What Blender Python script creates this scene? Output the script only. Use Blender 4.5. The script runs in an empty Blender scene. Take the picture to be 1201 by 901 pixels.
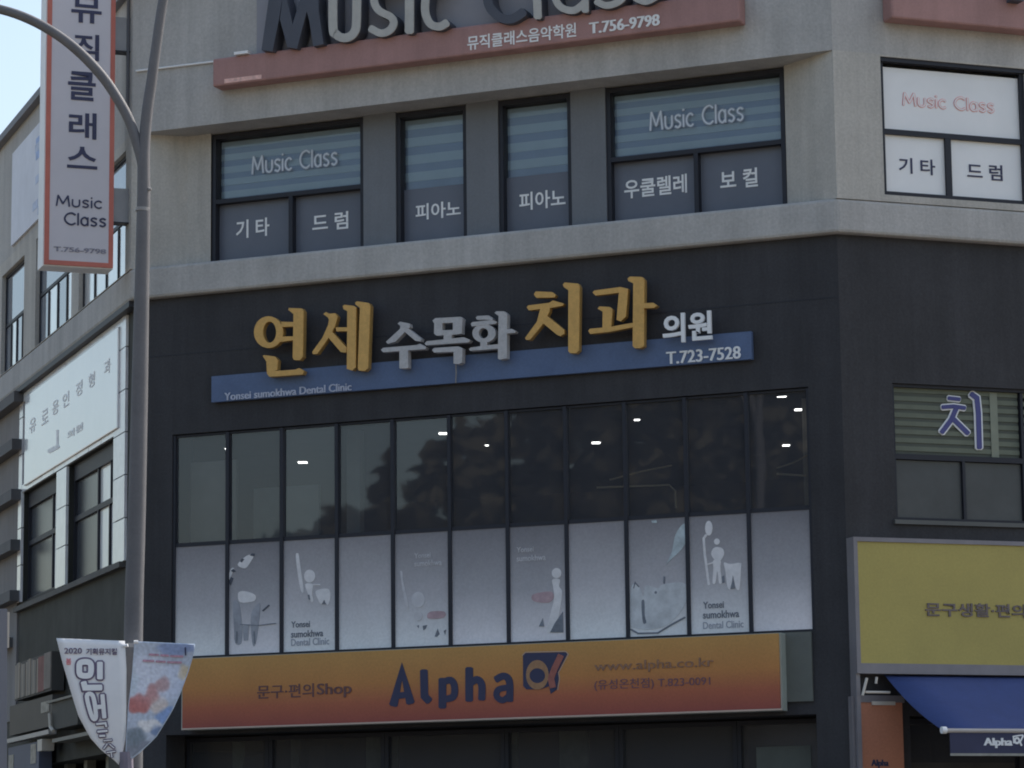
import bpy, bmesh, math, random
from math import radians, sin, cos, pi
from mathutils import Vector, Matrix, noise
random.seed(7)
SC = bpy.context.scene
COL = SC.collection

# ------------------------------------------------------------------ camera
FPX, PX, PY, CZ = 3500.0, 600.5, 450.5, 1.6
PITCH, ROLL = radians(9.3), radians(-.685)
FWD = Vector((0, cos(PITCH), sin(PITCH)))
_r0 = Vector((1, 0, 0)); _u0 = _r0.cross(FWD)
RT = cos(ROLL) * _r0 + sin(ROLL) * _u0
UP = -sin(ROLL) * _r0 + cos(ROLL) * _u0
cam = bpy.data.cameras.new('camera')
cam.lens = FPX / 1201 * 36; cam.sensor_width = 36
cam.clip_start = .1; cam.clip_end = 3000
cobj = bpy.data.objects.new('camera', cam); COL.objects.link(cobj)
mt = Matrix((RT, UP, -FWD)).transposed().to_4x4(); mt.translation = (0, 0, CZ)
cobj.matrix_world = mt
SC.camera = cobj

# ------------------------------------------------------------------ light
SUN_EL, SUN_AZ = radians(47), radians(52)
world = bpy.data.worlds.new('World'); SC.world = world; world.use_nodes = True
wn = world.node_tree
sky = wn.nodes.new('ShaderNodeTexSky'); sky.sky_type = 'NISHITA'; sky.sun_disc = False
sky.sun_elevation = SUN_EL; sky.sun_rotation = SUN_AZ
sky.air_density = 1.3; sky.dust_density = 3.0; sky.ozone_density = 1.0
bg = wn.nodes['Background']; bg.inputs[1].default_value = .12
wn.links.new(sky.outputs[0], bg.inputs[0])
sl = bpy.data.lights.new('sun', 'SUN'); sl.energy = 3.0; sl.angle = radians(.5); sl.color = (1, .95, .88)
so = bpy.data.objects.new('sun', sl); COL.objects.link(so)
sdir = Vector((sin(SUN_AZ) * cos(SUN_EL), cos(SUN_AZ) * cos(SUN_EL), sin(SUN_EL)))
so.rotation_euler = sdir.to_track_quat('Z', 'Y').to_euler()
SC.view_settings.view_transform = 'Standard'; SC.view_settings.look = 'None'
SC.view_settings.exposure = 0.8; SC.view_settings.gamma = 1
SC.cycles.filter_width = 1.9
SC.cycles.max_bounces = 6

# ------------------------------------------------------------------ materials
def lin(v):
    v /= 255
    return v / 12.92 if v <= .04045 else ((v + .055) / 1.055) ** 2.4
K = 2.4
def col(c, k=K):
    return tuple(min(.85, lin(x) * k * t) for x, t in zip(c, (1.13, 1.0, .88))) + (1,)
MATS = {}
def mat(name, rgb, rough=.7, var=.12, scale=3.0, k=K, metal=0, streak=0.0, bump=0.0, spec=.5, coat=0, grad=None, fine=0.0):
    """procedural paint: base colour x cloudy variation x vertical dirt streaks; grad = second colour at the top (a printed gradient)"""
    if name in MATS: return MATS[name]
    m = bpy.data.materials.new(name); m.use_nodes = True
    nt = m.node_tree; N = nt.nodes.new; Lk = nt.links.new
    b = nt.nodes['Principled BSDF']
    b.inputs['Roughness'].default_value = rough; b.inputs['Metallic'].default_value = metal
    b.inputs['Specular IOR Level'].default_value = spec; b.inputs['Coat Weight'].default_value = coat
    tc = N('ShaderNodeTexCoord')
    base = N('ShaderNodeRGB'); base.outputs[0].default_value = col(rgb, k); cur = base.outputs[0]
    if grad:
        g = N('ShaderNodeSeparateXYZ'); Lk(tc.outputs['Generated'], g.inputs[0])
        cr = N('ShaderNodeValToRGB'); cr.color_ramp.elements.remove(cr.color_ramp.elements[0])
        cr.color_ramp.elements[0].position = grad[0][0]; cr.color_ramp.elements[0].color = col(grad[0][1], k)
        for p, c in grad[1:]:
            e = cr.color_ramp.elements.new(p); e.color = col(c, k)
        Lk(g.outputs['Z'], cr.inputs[0]); cur = cr.outputs[0]
    def mul(cur, fac_out, lo, hi):
        mr = N('ShaderNodeMapRange'); Lk(fac_out, mr.inputs[0]); mr.inputs[1].default_value = .3; mr.inputs[2].default_value = .7
        mr.inputs[3].default_value = lo; mr.inputs[4].default_value = hi
        mx = N('ShaderNodeMix'); mx.data_type = 'RGBA'; mx.blend_type = 'MULTIPLY'; mx.inputs[0].default_value = 1
        Lk(cur, mx.inputs[6]); Lk(mr.outputs[0], mx.inputs[7]); return mx.outputs[2]
    if var:
        n = N('ShaderNodeTexNoise'); n.inputs['Scale'].default_value = scale; n.inputs['Detail'].default_value = 6; n.inputs['Roughness'].default_value = .65
        Lk(tc.outputs['Object'], n.inputs[0]); cur = mul(cur, n.outputs[0], 1 - var, 1 + var)
    if fine:
        n = N('ShaderNodeTexNoise'); n.inputs['Scale'].default_value = 45; n.inputs['Detail'].default_value = 3
        Lk(tc.outputs['Object'], n.inputs[0]); cur = mul(cur, n.outputs[0], 1 - fine, 1 + fine)
    if streak:
        mp = N('ShaderNodeMapping'); mp.inputs['Scale'].default_value = (3.2, 3.2, .22); Lk(tc.outputs['Object'], mp.inputs[0])
        n = N('ShaderNodeTexNoise'); n.inputs['Scale'].default_value = 1.6; n.inputs['Detail'].default_value = 5; n.inputs['Roughness'].default_value = .7
        Lk(mp.outputs[0], n.inputs[0]); cur = mul(cur, n.outputs[0], 1 - streak, 1 + streak * .4)
    Lk(cur, b.inputs['Base Color'])
    if bump:
        n = N('ShaderNodeTexNoise'); n.inputs['Scale'].default_value = 30; n.inputs['Detail'].default_value = 8
        Lk(tc.outputs['Object'], n.inputs[0]); bp = N('ShaderNodeBump'); bp.inputs['Strength'].default_value = bump; bp.inputs['Distance'].default_value = .01
        Lk(n.outputs[0], bp.inputs['Height']); Lk(bp.outputs[0], b.inputs['Normal'])
    MATS[name] = m; return m
def glass_mat(name, tint=.45, refl=1.0, rough=.0, wav=0.0, glow_veil=.09):  # diffuse share lifts the dark panes, put in for glow from the rooms
    m = bpy.data.materials.new(name); m.use_nodes = True; nt = m.node_tree; N = nt.nodes.new; Lk = nt.links.new
    for n in list(nt.nodes): nt.nodes.remove(n)
    out = N('ShaderNodeOutputMaterial'); fr = N('ShaderNodeFresnel'); fr.inputs[0].default_value = 1.55
    tr = N('ShaderNodeBsdfTransparent'); tr.inputs[0].default_value = (tint * .95, tint, tint * 1.02, 1)
    gl = N('ShaderNodeBsdfGlossy'); gl.inputs['Roughness'].default_value = rough; gl.inputs[0].default_value = (refl, refl, refl, 1)
    if wav:
        tc = N('ShaderNodeTexCoord'); n = N('ShaderNodeTexNoise'); n.inputs['Scale'].default_value = 1.3; Lk(tc.outputs['Object'], n.inputs[0])
        bp = N('ShaderNodeBump'); bp.inputs['Strength'].default_value = wav; bp.inputs['Distance'].default_value = .02; Lk(n.outputs[0], bp.inputs['Height']); Lk(bp.outputs[0], gl.inputs['Normal'])
    df = N('ShaderNodeBsdfDiffuse'); df.inputs[0].default_value = (.46, .48, .55, 1); dm = N('ShaderNodeMixShader'); dm.inputs[0].default_value = glow_veil; Lk(tr.outputs[0], dm.inputs[1]); Lk(df.outputs[0], dm.inputs[2])
    mx = N('ShaderNodeMixShader'); Lk(fr.outputs[0], mx.inputs[0]); Lk(dm.outputs[0], mx.inputs[1]); Lk(gl.outputs[0], mx.inputs[2]); Lk(mx.outputs[0], out.inputs[0])
    return m
def emit_mat(name, rgb, s):
    m = bpy.data.materials.new(name); m.use_nodes = True; b = m.node_tree.nodes['Principled BSDF']
    b.inputs['Base Color'].default_value = (.8, .8, .8, 1); b.inputs['Emission Color'].default_value = rgb + (1,); b.inputs['Emission Strength'].default_value = s
    return m

CONC = mat('weathered_concrete', (114, 119, 124), .9, .11, 1.0, streak=.17, bump=.4, fine=.08)
CONC2 = mat('beige_concrete', (119, 123, 125), .9, .12, 1.2, streak=.16, bump=.4, fine=.08)
PIER = mat('grey_painted_pier', (72, 79, 88), .8, .06, 2, streak=.08, fine=.05)
BLACK = mat('black_cladding', (35, 37, 42), .6, .22, .9, streak=.22, spec=.25, fine=.12, bump=.2)
BLACKG = mat('dark_green_black_wall', (31, 34, 34), .7, .35, 1.6, streak=.2, spec=.3)
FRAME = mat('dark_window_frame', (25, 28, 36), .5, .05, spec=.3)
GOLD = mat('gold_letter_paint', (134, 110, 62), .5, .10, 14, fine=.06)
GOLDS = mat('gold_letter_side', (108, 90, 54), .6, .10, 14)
SILVER = mat('silver_letter_paint', (116, 121, 128), .5, .12, 16, fine=.06)
BLUE = mat('blue_sign_strip', (52, 68, 97), .6, .10, 3, fine=.06)
WHITE = mat('white_lettering', (168, 172, 182), .6, .05)
PALE = mat('pale_lettering', (118, 128, 148), .6, .2, 20)
RED = mat('faded_red_sign', (106, 85, 87), .7, .10, 2.5, streak=.12, fine=.05)
NAVYL = mat('dark_navy_letter', (46, 51, 62), .6, .08)
LIGHTL = mat('light_grey_letter', (116, 121, 124), .6, .08, 8, streak=.1)
PLATE = mat('dull_steel', (92, 96, 102), .6, .15, 6, metal=.2)
ROOM = mat('dark_room', (60, 62, 66), .9, .1, k=2)
FILMD = mat('smoky_blue_window_film', (64, 71, 84), .35, .08, 1.5, spec=.3)
FILMW = mat('white_window_film', (160, 168, 178), .35, .04, 1.5, spec=.3)
BLIND = mat('blue_grey_zebra_blind', (138, 153, 180), .8, .06, 2)
BLINDD = mat('dark_blind_band', (110, 124, 152), .8, .06, 2)
NAVY = mat('navy_print', (32, 36, 60), .6, .1)
GLASS = glass_mat('tinted_window_glass', .5, .95, rough=.02, wav=.05, glow_veil=.10)
GLASS2 = glass_mat('upper_window_glass', .92, .5, glow_veil=.03)

# ------------------------------------------------------------------ facade frames: u along the wall, z up, w out of the wall
def ray(x, y): return (x - PX) / FPX * RT - (y - PY) / FPX * UP + FWD
class Facade:
    def __init__(s, o, u, n):
        s.o = Vector((o[0], o[1])); s.u = Vector(u); s.n = Vector(n); s.rz = math.atan2(u[1], u[0])
    def pt(s, u, z, w=0):
        q = s.o + s.u * u + s.n * w; return Vector((q.x, q.y, z))
    def uz(s, x, y, w=0):
        d = ray(x, y); o = s.o + s.n * w; d2 = Vector((d.x, d.y)); t = o.dot(s.n) / d2.dot(s.n)
        q = d2 * t - s.o; return q.dot(s.u), CZ + d.z * t
aF, aR, aL = radians(67.4), radians(70.2), radians(20.6)
F = Facade((0, 29), (sin(aF), -cos(aF)), (-cos(aF), -sin(aF)))
UR, UL = 3.358, -4.210           # the two corners of the front wall
R = Facade(F.pt(UR, 0)[:2], (sin(aR), cos(aR)), (cos(aR), -sin(aR)))
L = Facade(F.pt(UL, 0)[:2], (sin(aL), -cos(aL)), (-cos(aL), -sin(aL)))   # u runs 0 at the corner to negative down the street
def miter(fa, fb, w):            # where two wall lines offset by w meet
    ua = ((fb.o + fb.n * w) - (fa.o + fa.n * w)).dot(fb.n) / fa.u.dot(fb.n); return ua
class Surf:                      # a plane of a facade addressed by measured photo points
    def __init__(s, fac, wref): s.f = fac; s.w = wref
    def at(s, x, y, w): u, z = s.f.uz(x, y, s.w); return s.f.pt(u, z, w)
class Depth:                     # a plane facing the street at a given distance, with a bulge
    def __init__(s, D, bulge=None, sk=0): s.D = D; s.b = bulge; s.sk = sk
    def at(s, x, y, w):
        d = ray(x, y); D = s.D - w + (s.b(x, y) if s.b else 0) + s.sk * (x - PX) / 159
        return Vector((0, 0, CZ)) + d * (D / d.y)

def spline(P, closed=False, n=5):
    m = len(P); out = []
    g = (lambda i: P[i % m]) if closed else (lambda i: P[max(0, min(m - 1, i))])
    for i in range(m if closed else m - 1):
        a, b, c, d = g(i - 1), g(i), g(i + 1), g(i + 2)
        for k in range(n):
            t = k / n
            out.append(tuple(.5 * (2 * b[j] + (c[j] - a[j]) * t + (2 * a[j] - 5 * b[j] + 4 * c[j] - d[j]) * t * t + (3 * b[j] - a[j] - 3 * c[j] + d[j]) * t ** 3) for j in range(len(b))))
    return out if closed else out + [P[-1]]
class MB:
    def __init__(s): s.v = []; s.f = []
    def add(s, vs, fs):
        k = len(s.v); s.v += [Vector(v) for v in vs]; s.f += [tuple(i + k for i in f) for f in fs]; return s
    def box(s, fac, u0, u1, z0, z1, w0, w1):
        vs = [fac.pt(u, z, w) for w in (w0, w1) for (u, z) in ((u0, z0), (u1, z0), (u1, z1), (u0, z1))]
        return s.add(vs, [(3, 2, 1, 0), (4, 5, 6, 7), (0, 1, 5, 4), (1, 2, 6, 5), (2, 3, 7, 6), (3, 0, 4, 7)])
    def ring(s, fac, u0, u1, z0, z1, t, w0, w1):
        s.box(fac, u0, u0 + t, z0, z1, w0, w1); s.box(fac, u1 - t, u1, z0, z1, w0, w1)
        s.box(fac, u0 + t, u1 - t, z1 - t, z1, w0, w1); return s.box(fac, u0 + t, u1 - t, z0, z0 + t, w0, w1)
    def prism(s, pts, w0, w1, at):
        n = len(pts); a = [at(p, w0) for p in pts] + [at(p, w1) for p in pts]
        return s.add(a, [tuple(range(n)), tuple(range(n, 2 * n))] + [(i, (i + 1) % n, n + (i + 1) % n, n + i) for i in range(n)])
    def poly(s, S, pts, w0, w1, crop=(0, 0, 1)):
        if getattr(S, 'soft', False) and len(pts) > 4: pts = spline(pts, True, 4)
        P = [(crop[0] + x / crop[2], crop[1] + y / crop[2]) for x, y in pts]
        return s.prism(P, w0, w1, lambda p, w: S.at(p[0], p[1], w))
    def upoly(s, fac, pts, w0, w1): return s.prism(pts, w0, w1, lambda p, w: fac.pt(p[0], p[1], w))
    def stroke(s, S, pts, wd, w0, w1, crop=(0, 0, 1), closed=False, cap=.45, sm=False):
        if sm: pts = spline(pts, closed)
        P = [Vector((crop[0] + x / crop[2], crop[1] + y / crop[2])) for x, y in pts]; r = wd / crop[2] / 2
        n = len(P); rs = [r] * n
        if not closed and cap:
            d0 = (P[0] - P[1]).normalized(); d1 = (P[-1] - P[-2]).normalized()
            P = [P[0] + d0 * r * cap] + P + [P[-1] + d1 * r * cap]; rs = [r * .55] + rs + [r * .55]; n += 2
        Lp, Rp = [], []
        for i in range(n):
            a = P[(i - 1) % n] if (closed or i > 0) else None; b = P[(i + 1) % n] if (closed or i < n - 1) else None
            d1 = (P[i] - a).normalized() if a is not None else None; d2 = (b - P[i]).normalized() if b is not None else None
            if d1 is None: d1 = d2
            if d2 is None: d2 = d1
            t = (d1 + d2); t = t.normalized() if t.length > 1e-4 else d1
            nn = Vector((-t.y, t.x)); k = 1 / max(.5, nn.dot(Vector((-d1.y, d1.x))))
            Lp.append(P[i] + nn * rs[i] * k); Rp.append(P[i] - nn * rs[i] * k)
        vs = []
        for i in range(n):
            for q in (Lp[i], Rp[i]):
                for w in (w0, w1): vs.append(S.at(q.x, q.y, w))
        fs = []
        for i in range(n if closed else n - 1):
            a = 4 * i; b = 4 * ((i + 1) % n)   # L0 L1 R0 R1
            fs += [(a + 1, b + 1, b + 3, a + 3), (a, a + 2, b + 2, b), (a, b, b + 1, a + 1), (a + 2, a + 3, b + 3, b + 2)]
        if not closed: fs += [(0, 1, 3, 2), (4 * n - 4, 4 * n - 2, 4 * n - 1, 4 * n - 3)]
        return s.add(vs, fs)
    def ellipse(s, S, cx, cy, rx, ry, w0, w1, crop=(0, 0, 1), n=20):
        return s.poly(S, [(cx + rx * cos(2 * pi * i / n), cy + ry * sin(2 * pi * i / n)) for i in range(n)], w0, w1, crop)
    def oval_ring(s, S, cx, cy, ro, ri, w0, w1, crop, n=28, ci=None):
        ci = ci or (cx, cy); vs = []
        for i in range(n):
            a = 2 * pi * i / n
            for (c, rr) in (((cx, cy), ro), (ci, ri)):
                x = crop[0] + (c[0] + rr[0] * cos(a)) / crop[2]; y = crop[1] + (c[1] + rr[1] * sin(a)) / crop[2]
                for w in (w0, w1): vs.append(S.at(x, y, w))
        fs = []
        for i in range(n):
            a = 4 * i; b = 4 * ((i + 1) % n)
            fs += [(a + 1, b + 1, b + 3, a + 3), (a, a + 2, b + 2, b), (a, b, b + 1, a + 1), (a + 2, a + 3, b + 3, b + 2)]
        return s.add(vs, fs)
    def tube(s, pts, rs, n=12, sq=False):
        pts = [Vector(p) for p in pts]; rs = rs if isinstance(rs, (list, tuple)) else [rs] * len(pts); vs = []; fs = []
        for i, p in enumerate(pts):
            t = (pts[min(i + 1, len(pts) - 1)] - pts[max(i - 1, 0)]).normalized()
            a = t.cross(Vector((0, 1, 0)) if abs(t.y) < .9 else Vector((1, 0, 0))).normalized(); b = t.cross(a)
            for j in range(n):
                q = 2 * pi * j / n + (pi / 4 if sq else 0); vs.append(p + (a * cos(q) + b * sin(q)) * rs[i])
        for i in range(len(pts) - 1):
            for j in range(n): fs.append((i * n + j, i * n + (j + 1) % n, (i + 1) * n + (j + 1) % n, (i + 1) * n + j))
        fs += [tuple(range(n)), tuple(range((len(pts) - 1) * n, len(pts) * n))]
        return s.add(vs, fs)

INV = {}
def root(name, label, cat, fac=None, u=0, z=0, w=0, group=None, pos=None):
    o = bpy.data.objects.new(name, None); COL.objects.link(o); o.empty_display_size = .3
    p = Vector(pos) if pos is not None else fac.pt(u, z, w); rz = fac.rz if fac else 0
    o.location = p; o.rotation_euler = (0, 0, rz)
    INV[o] = (Matrix.Translation(p) @ Matrix.Rotation(rz, 4, 'Z')).inverted()
    o['label'] = label; o['category'] = cat
    if group: o['group'] = group
    return o
def build(name, mb, material, parent=None, label=None, smooth=False, bevel=0):
    inv = INV.get(parent)
    vs = [inv @ v for v in mb.v] if inv else mb.v
    me = bpy.data.meshes.new(name); me.from_pydata([tuple(v) for v in vs], [], mb.f)
    bm = bmesh.new(); bm.from_mesh(me); bmesh.ops.recalc_face_normals(bm, faces=bm.faces); bm.to_mesh(me); bm.free()
    me.materials.append(material)
    if smooth: me.polygons.foreach_set('use_smooth', [True] * len(me.polygons))
    o = bpy.data.objects.new(name, me); COL.objects.link(o)
    if parent is not None: o.parent = parent; INV[o] = inv
    if label: o['label'] = label
    if bevel:
        md = o.modifiers.new('bevel', 'BEVEL'); md.width = bevel; md.segments = 2; md.limit_method = 'ANGLE'
    return o
def tag(o, label, cat, group=None):
    o['label'] = label; o['category'] = cat
    if group: o['group'] = group
def structure(name, mb, m, parent=None):
    o = build(name, mb, m, parent)
    if parent is None: o['kind'] = 'structure'
    return o

_tc = {}
def glyphs(body, off):
    key = (body, off)
    if key not in _tc:
        c = bpy.data.curves.new('t', 'FONT'); c.body = body; c.extrude = .05; c.offset = off; c.resolution_u = 3
        o = bpy.data.objects.new('t', c); COL.objects.link(o)
        m = bpy.data.meshes.new_from_object(o.evaluated_get(bpy.context.evaluated_depsgraph_get()))
        vs = [v.co.copy() for v in m.vertices]; fs = [tuple(p.vertices) for p in m.polygons]
        bpy.data.objects.remove(o); bpy.data.curves.remove(c); bpy.data.meshes.remove(m)
        x0 = min(v.x for v in vs); x1 = max(v.x for v in vs); y0 = min(v.y for v in vs); y1 = max(v.y for v in vs)
        _tc[key] = ([((v.x - x0) / (x1 - x0), (v.y - y0) / (y1 - y0), v.z > 0) for v in vs], fs)
    return _tc[key]
def text(S, body, tl, br, w0, w1, off=0.012, embolden=0, mb=None, slope=0):
    """lettering fitted between two measured photo points on surface S (facade: level lines stay level)"""
    mb = mb or MB(); vs, fs = glyphs(body, off)
    shifts = [0] if not embolden else [-embolden, 0, embolden]
    for k, sh in enumerate(shifts):
        e = k * .0012
        if isinstance(S, Surf):
            u0, z1 = S.f.uz(tl[0], tl[1], S.w); u1, z0 = S.f.uz(br[0], br[1], S.w)
            mb.add([S.f.pt(u0 + (u1 - u0) * x + sh, z0 + (z1 - z0) * y, (w1 + e) if zf else w0) for x, y, zf in vs], fs)
        else:
            mb.add([S.at(tl[0] + (br[0] - tl[0]) * x + sh, br[1] + (tl[1] - br[1]) * y + slope * (x - .5) * (br[0] - tl[0]), (w1 + e) if zf else w0) for x, y, zf in vs], fs)
    return mb
_A = {'M': ([[(0, 0), (.1, 1)], [(.1, 1), (.44, .22)], [(.44, .22), (.78, 1)], [(.78, 1), (.88, 0)]], .88), 'u': ([[(0, .68), (0, .25), (.07, .07), (.24, 0), (.41, .07), (.48, .25), (.48, .68)]], .48),
      's': ([[(.40, .60), (.24, .68), (.06, .60), (.06, .44), (.34, .28), (.38, .12), (.22, 0), (.02, .07)]], .40), 'i': ([[(0, .66), (0, 0)], [(0, .90), (0, .97)]], .0),
      'c': ([[(.46, .58), (.28, .68), (.07, .56), (0, .34), (.07, .11), (.28, 0), (.46, .09)]], .44), 'C': ([[(.74, .86), (.48, 1), (.16, .86), (0, .5), (.16, .14), (.48, 0), (.74, .14)]], .72),
      'l': ([[(0, 1), (0, 0)]], .0), 'a': ([[(.46, .68), (.46, 0)], [(.46, .50), (.26, .68), (.06, .56), (0, .34), (.06, .1), (.26, 0), (.46, .16)]], .46), ' ': ([], .28)}
def mono(S, word, tl, br, w0, w1, wd, gap=.22):
    """rounded one-weight lettering, capitals as tall as the fitted box"""
    x = 0; items = []
    for ch in word:
        st, adv = _A[ch]; items.append((x, st)); x += adv + gap
    W = x - gap; u0, z1 = S.f.uz(tl[0], tl[1], S.w); u1, z0 = S.f.uz(br[0], br[1], S.w)
    class UZ:
        def at(s, a, b, w): return S.f.pt(a, b, w)
    mb = MB(); k = 0
    for x, st in items:
        for p in st:
            q = [(u0 + (u1 - u0) * (x + a) / W, z0 + (z1 - z0) * b) for a, b in p]
            mb.stroke(UZ(), q, wd * (z1 - z0), w0, w1 + (k % 4) * .0006, sm=len(p) > 5, cap=.5); k += 1
    return mb
def hole_wall(fac, u0, u1, z0, z1, holes, w, depth, back=True):
    """wall sheet at w with rectangular openings whose reveals go back by depth"""
    us = sorted({u0, u1} | {a for h in holes for a in h[:2]}); zs = sorted({z0, z1} | {a for h in holes for a in h[2:4]}); mb = MB()
    for i in range(len(us) - 1):
        for j in range(len(zs) - 1):
            cu = (us[i] + us[i + 1]) / 2; cz = (zs[j] + zs[j + 1]) / 2
            if any(h[0] < cu < h[1] and h[2] < cz < h[3] for h in holes): continue
            mb.add([fac.pt(a, b, w) for a, b in ((us[i], zs[j]), (us[i + 1], zs[j]), (us[i + 1], zs[j + 1]), (us[i], zs[j + 1]))], [(0, 1, 2, 3)])
    for a, b, c, d in holes + ([(u0, u1, z0, z1)] if back else []):
        for (p, q) in (((a, c), (b, c)), ((b, c), (b, d)), ((b, d), (a, d)), ((a, d), (a, c))):
            mb.add([fac.pt(*p, w), fac.pt(*q, w), fac.pt(*q, w - depth), fac.pt(*p, w - depth)], [(0, 1, 2, 3)])
    return mb
def foot_band(z0, z1, wo, wi, uL=-14, uR=12):
    """one prism that follows the three street walls, mitred at both corners"""
    def line(w):
        a = L.pt(uL, 0, w); b = F.pt(miter(F, L, w), 0, w); c = F.pt(miter(F, R, w), 0, w); d = R.pt(uR, 0, w); return [a, b, c, d]
    o, i = line(wo), line(wi); pts = [(p.x, p.y) for p in o] + [(p.x, p.y) for p in reversed(i)]
    n = len(pts); mb = MB()
    vs = [Vector((x, y, z)) for z in (z0, z1) for x, y in pts]
    fs = []
    for b in (0, n):
        for k in range(3): fs.append((b + k, b + k + 1, b + n - 2 - k, b + n - 1 - k))
    fs += [(i, (i + 1) % n, n + (i + 1) % n, n + i) for i in range(n)]
    return mb.add(vs, fs)

# ------------------------------------------------------------------ ground
ASPH = mat('asphalt', (66, 67, 70), .9, .15, .6, k=1.0, fine=.15)
PAVE = mat('pavement', (120, 118, 112), .85, .12, 1.2, k=1.3)
def sheet(x0, x1, y0, y1, z): return MB().add([(x0, y0, z), (x1, y0, z), (x1, y1, z), (x0, y1, z)], [(0, 1, 2, 3)])
structure('ground', sheet(-900, 900, -900, 900, -.16), mat('bare_ground', (110, 106, 92), .9, .2, .05, k=1.3))
rd = foot_band(-.02, 0, 15.5, 3.4, -60, 60)
structure('road', rd, ASPH)
structure('sidewalk', foot_band(-.02, .13, 3.4, -.3, -40, 40), PAVE)
mk = MB()
for k in range(-8, 6):
    mk.add([F.pt(k * 4, .004, 9.0), F.pt(k * 4 + 2, .004, 9.0), F.pt(k * 4 + 2, .004, 9.15), F.pt(k * 4, .004, 9.15)], [(0, 1, 2, 3)])
structure('road_marking', mk, mat('road_paint', (200, 200, 195), .7, .1, k=1.2))
structure('opposite_sidewalk', MB().add([(-60, -12, -.0), (60, -12, -.0), (60, 4.0, -.0), (-60, 4.0, -.0)], [(0, 1, 2, 3)]), PAVE)

# ------------------------------------------------------------------ the corner building
B = root('corner_building', 'grey concrete and black clad corner building with shops, a dental clinic and a music school', 'building', F)
structure_z = [0]
# upper concrete, one storey over another
uFL, uFR = miter(F, L, .1), miter(F, R, .1); uLc = miter(L, F, .1); uRc = miter(R, F, .1)
build('concrete_upper_wall', foot_band(9.315, 10.86, .1, -.6), CONC, B)
build('roof_coping', foot_band(10.86, 10.95, .19, -.7), mat('dark_coping', (70, 74, 82), .6, .1), B)
build('concrete_sill_band', foot_band(7.54, 7.868, .1, -.6), CONC, B, bevel=.03)
# end walls of the recessed window bay (splayed back from the corners)
sp = MB(); zb, zt = 7.868, 9.315
sp.add([F.pt(2.80, zb, -.25), F.pt(uFR, zb, .095), F.pt(uFR, zt, .095), F.pt(2.80, zt, -.25)], [(0, 1, 2, 3)])
build('bay_end_wall', sp, CONC2, B); sp = MB()
sp.add([F.pt(-3.50, zb, -.25), F.pt(-3.78, zb, -.25), F.pt(-3.78, zt, -.25), F.pt(-3.50, zt, -.25)], [(0, 1, 2, 3)])
sp.add([F.pt(-3.78, zb, -.25), F.pt(uFL, zb, .095), F.pt(uFL, zt, .095), F.pt(-3.78, zt, -.25)], [(0, 1, 2, 3)])
build('bay_end_wall', sp, CONC2, B)
FW = [(-3.50, -1.73, 7.87, 9.30), (-1.365, -.575, 7.87, 9.30), (-.225, .565, 7.87, 9.30), (.935, 2.79, 7.87, 9.30)]
for a, b in ((-1.73, -1.365), (-.575, -.225), (.565, .935)):
    build('pier', MB().box(F, a, b, 7.87, 9.314, -.6, -.25), PIER, B)
# concrete around the street windows of the other two walls
RW = [(.465, 2.04, 7.935, 9.295), (2.10, 3.6, 7.935, 9.295), (4.4, 6.0, 7.935, 9.295)]
LW = [(-2.50, -.22, 7.875, 9.2), (-4.92, -2.88, 7.875, 9.2), (-7.05, -5.62, 7.875, 9.15), (-9.2, -7.7, 7.875, 9.15)]
build('street_wall', hole_wall(R, uRc, 12, 7.868, 9.315, RW, .1, .10), CONC2, B)
build('street_wall', hole_wall(L, -14, uLc, 7.868, 9.315, LW, .1, .09), CONC2, B)

def window_frame(fac, u0, u1, z0, z1, t, w0, w1, rails=(), posts=()):
    mb = MB().ring(fac, u0, u1, z0, z1, t, w0, w1)
    for zr, tt in rails: mb.box(fac, u0 + t, u1 - t, zr - tt / 2, zr + tt / 2, w0, w1 - .004)
    for up, a, b, tt in posts: mb.box(fac, up - tt / 2, up + tt / 2, a, b, w0, w1 - .006)
    return mb
def blind(fac, u0, u1, z0, z1, w, parent, n):
    h = (z1 - z0) / n; a = MB(); b = MB()
    for i in range(n):
        zt = z1 - i * h; sag = .004 * (i % 2)
        a.box(fac, u0, u1, zt - h * .52, zt, w - .01, w + sag); b.box(fac, u0, u1, zt - h, zt - h * .52, w - .012, w - .004)
    build('blind_band', a, BLIND, parent); build('blind_band', b, BLINDD, parent)

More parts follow.
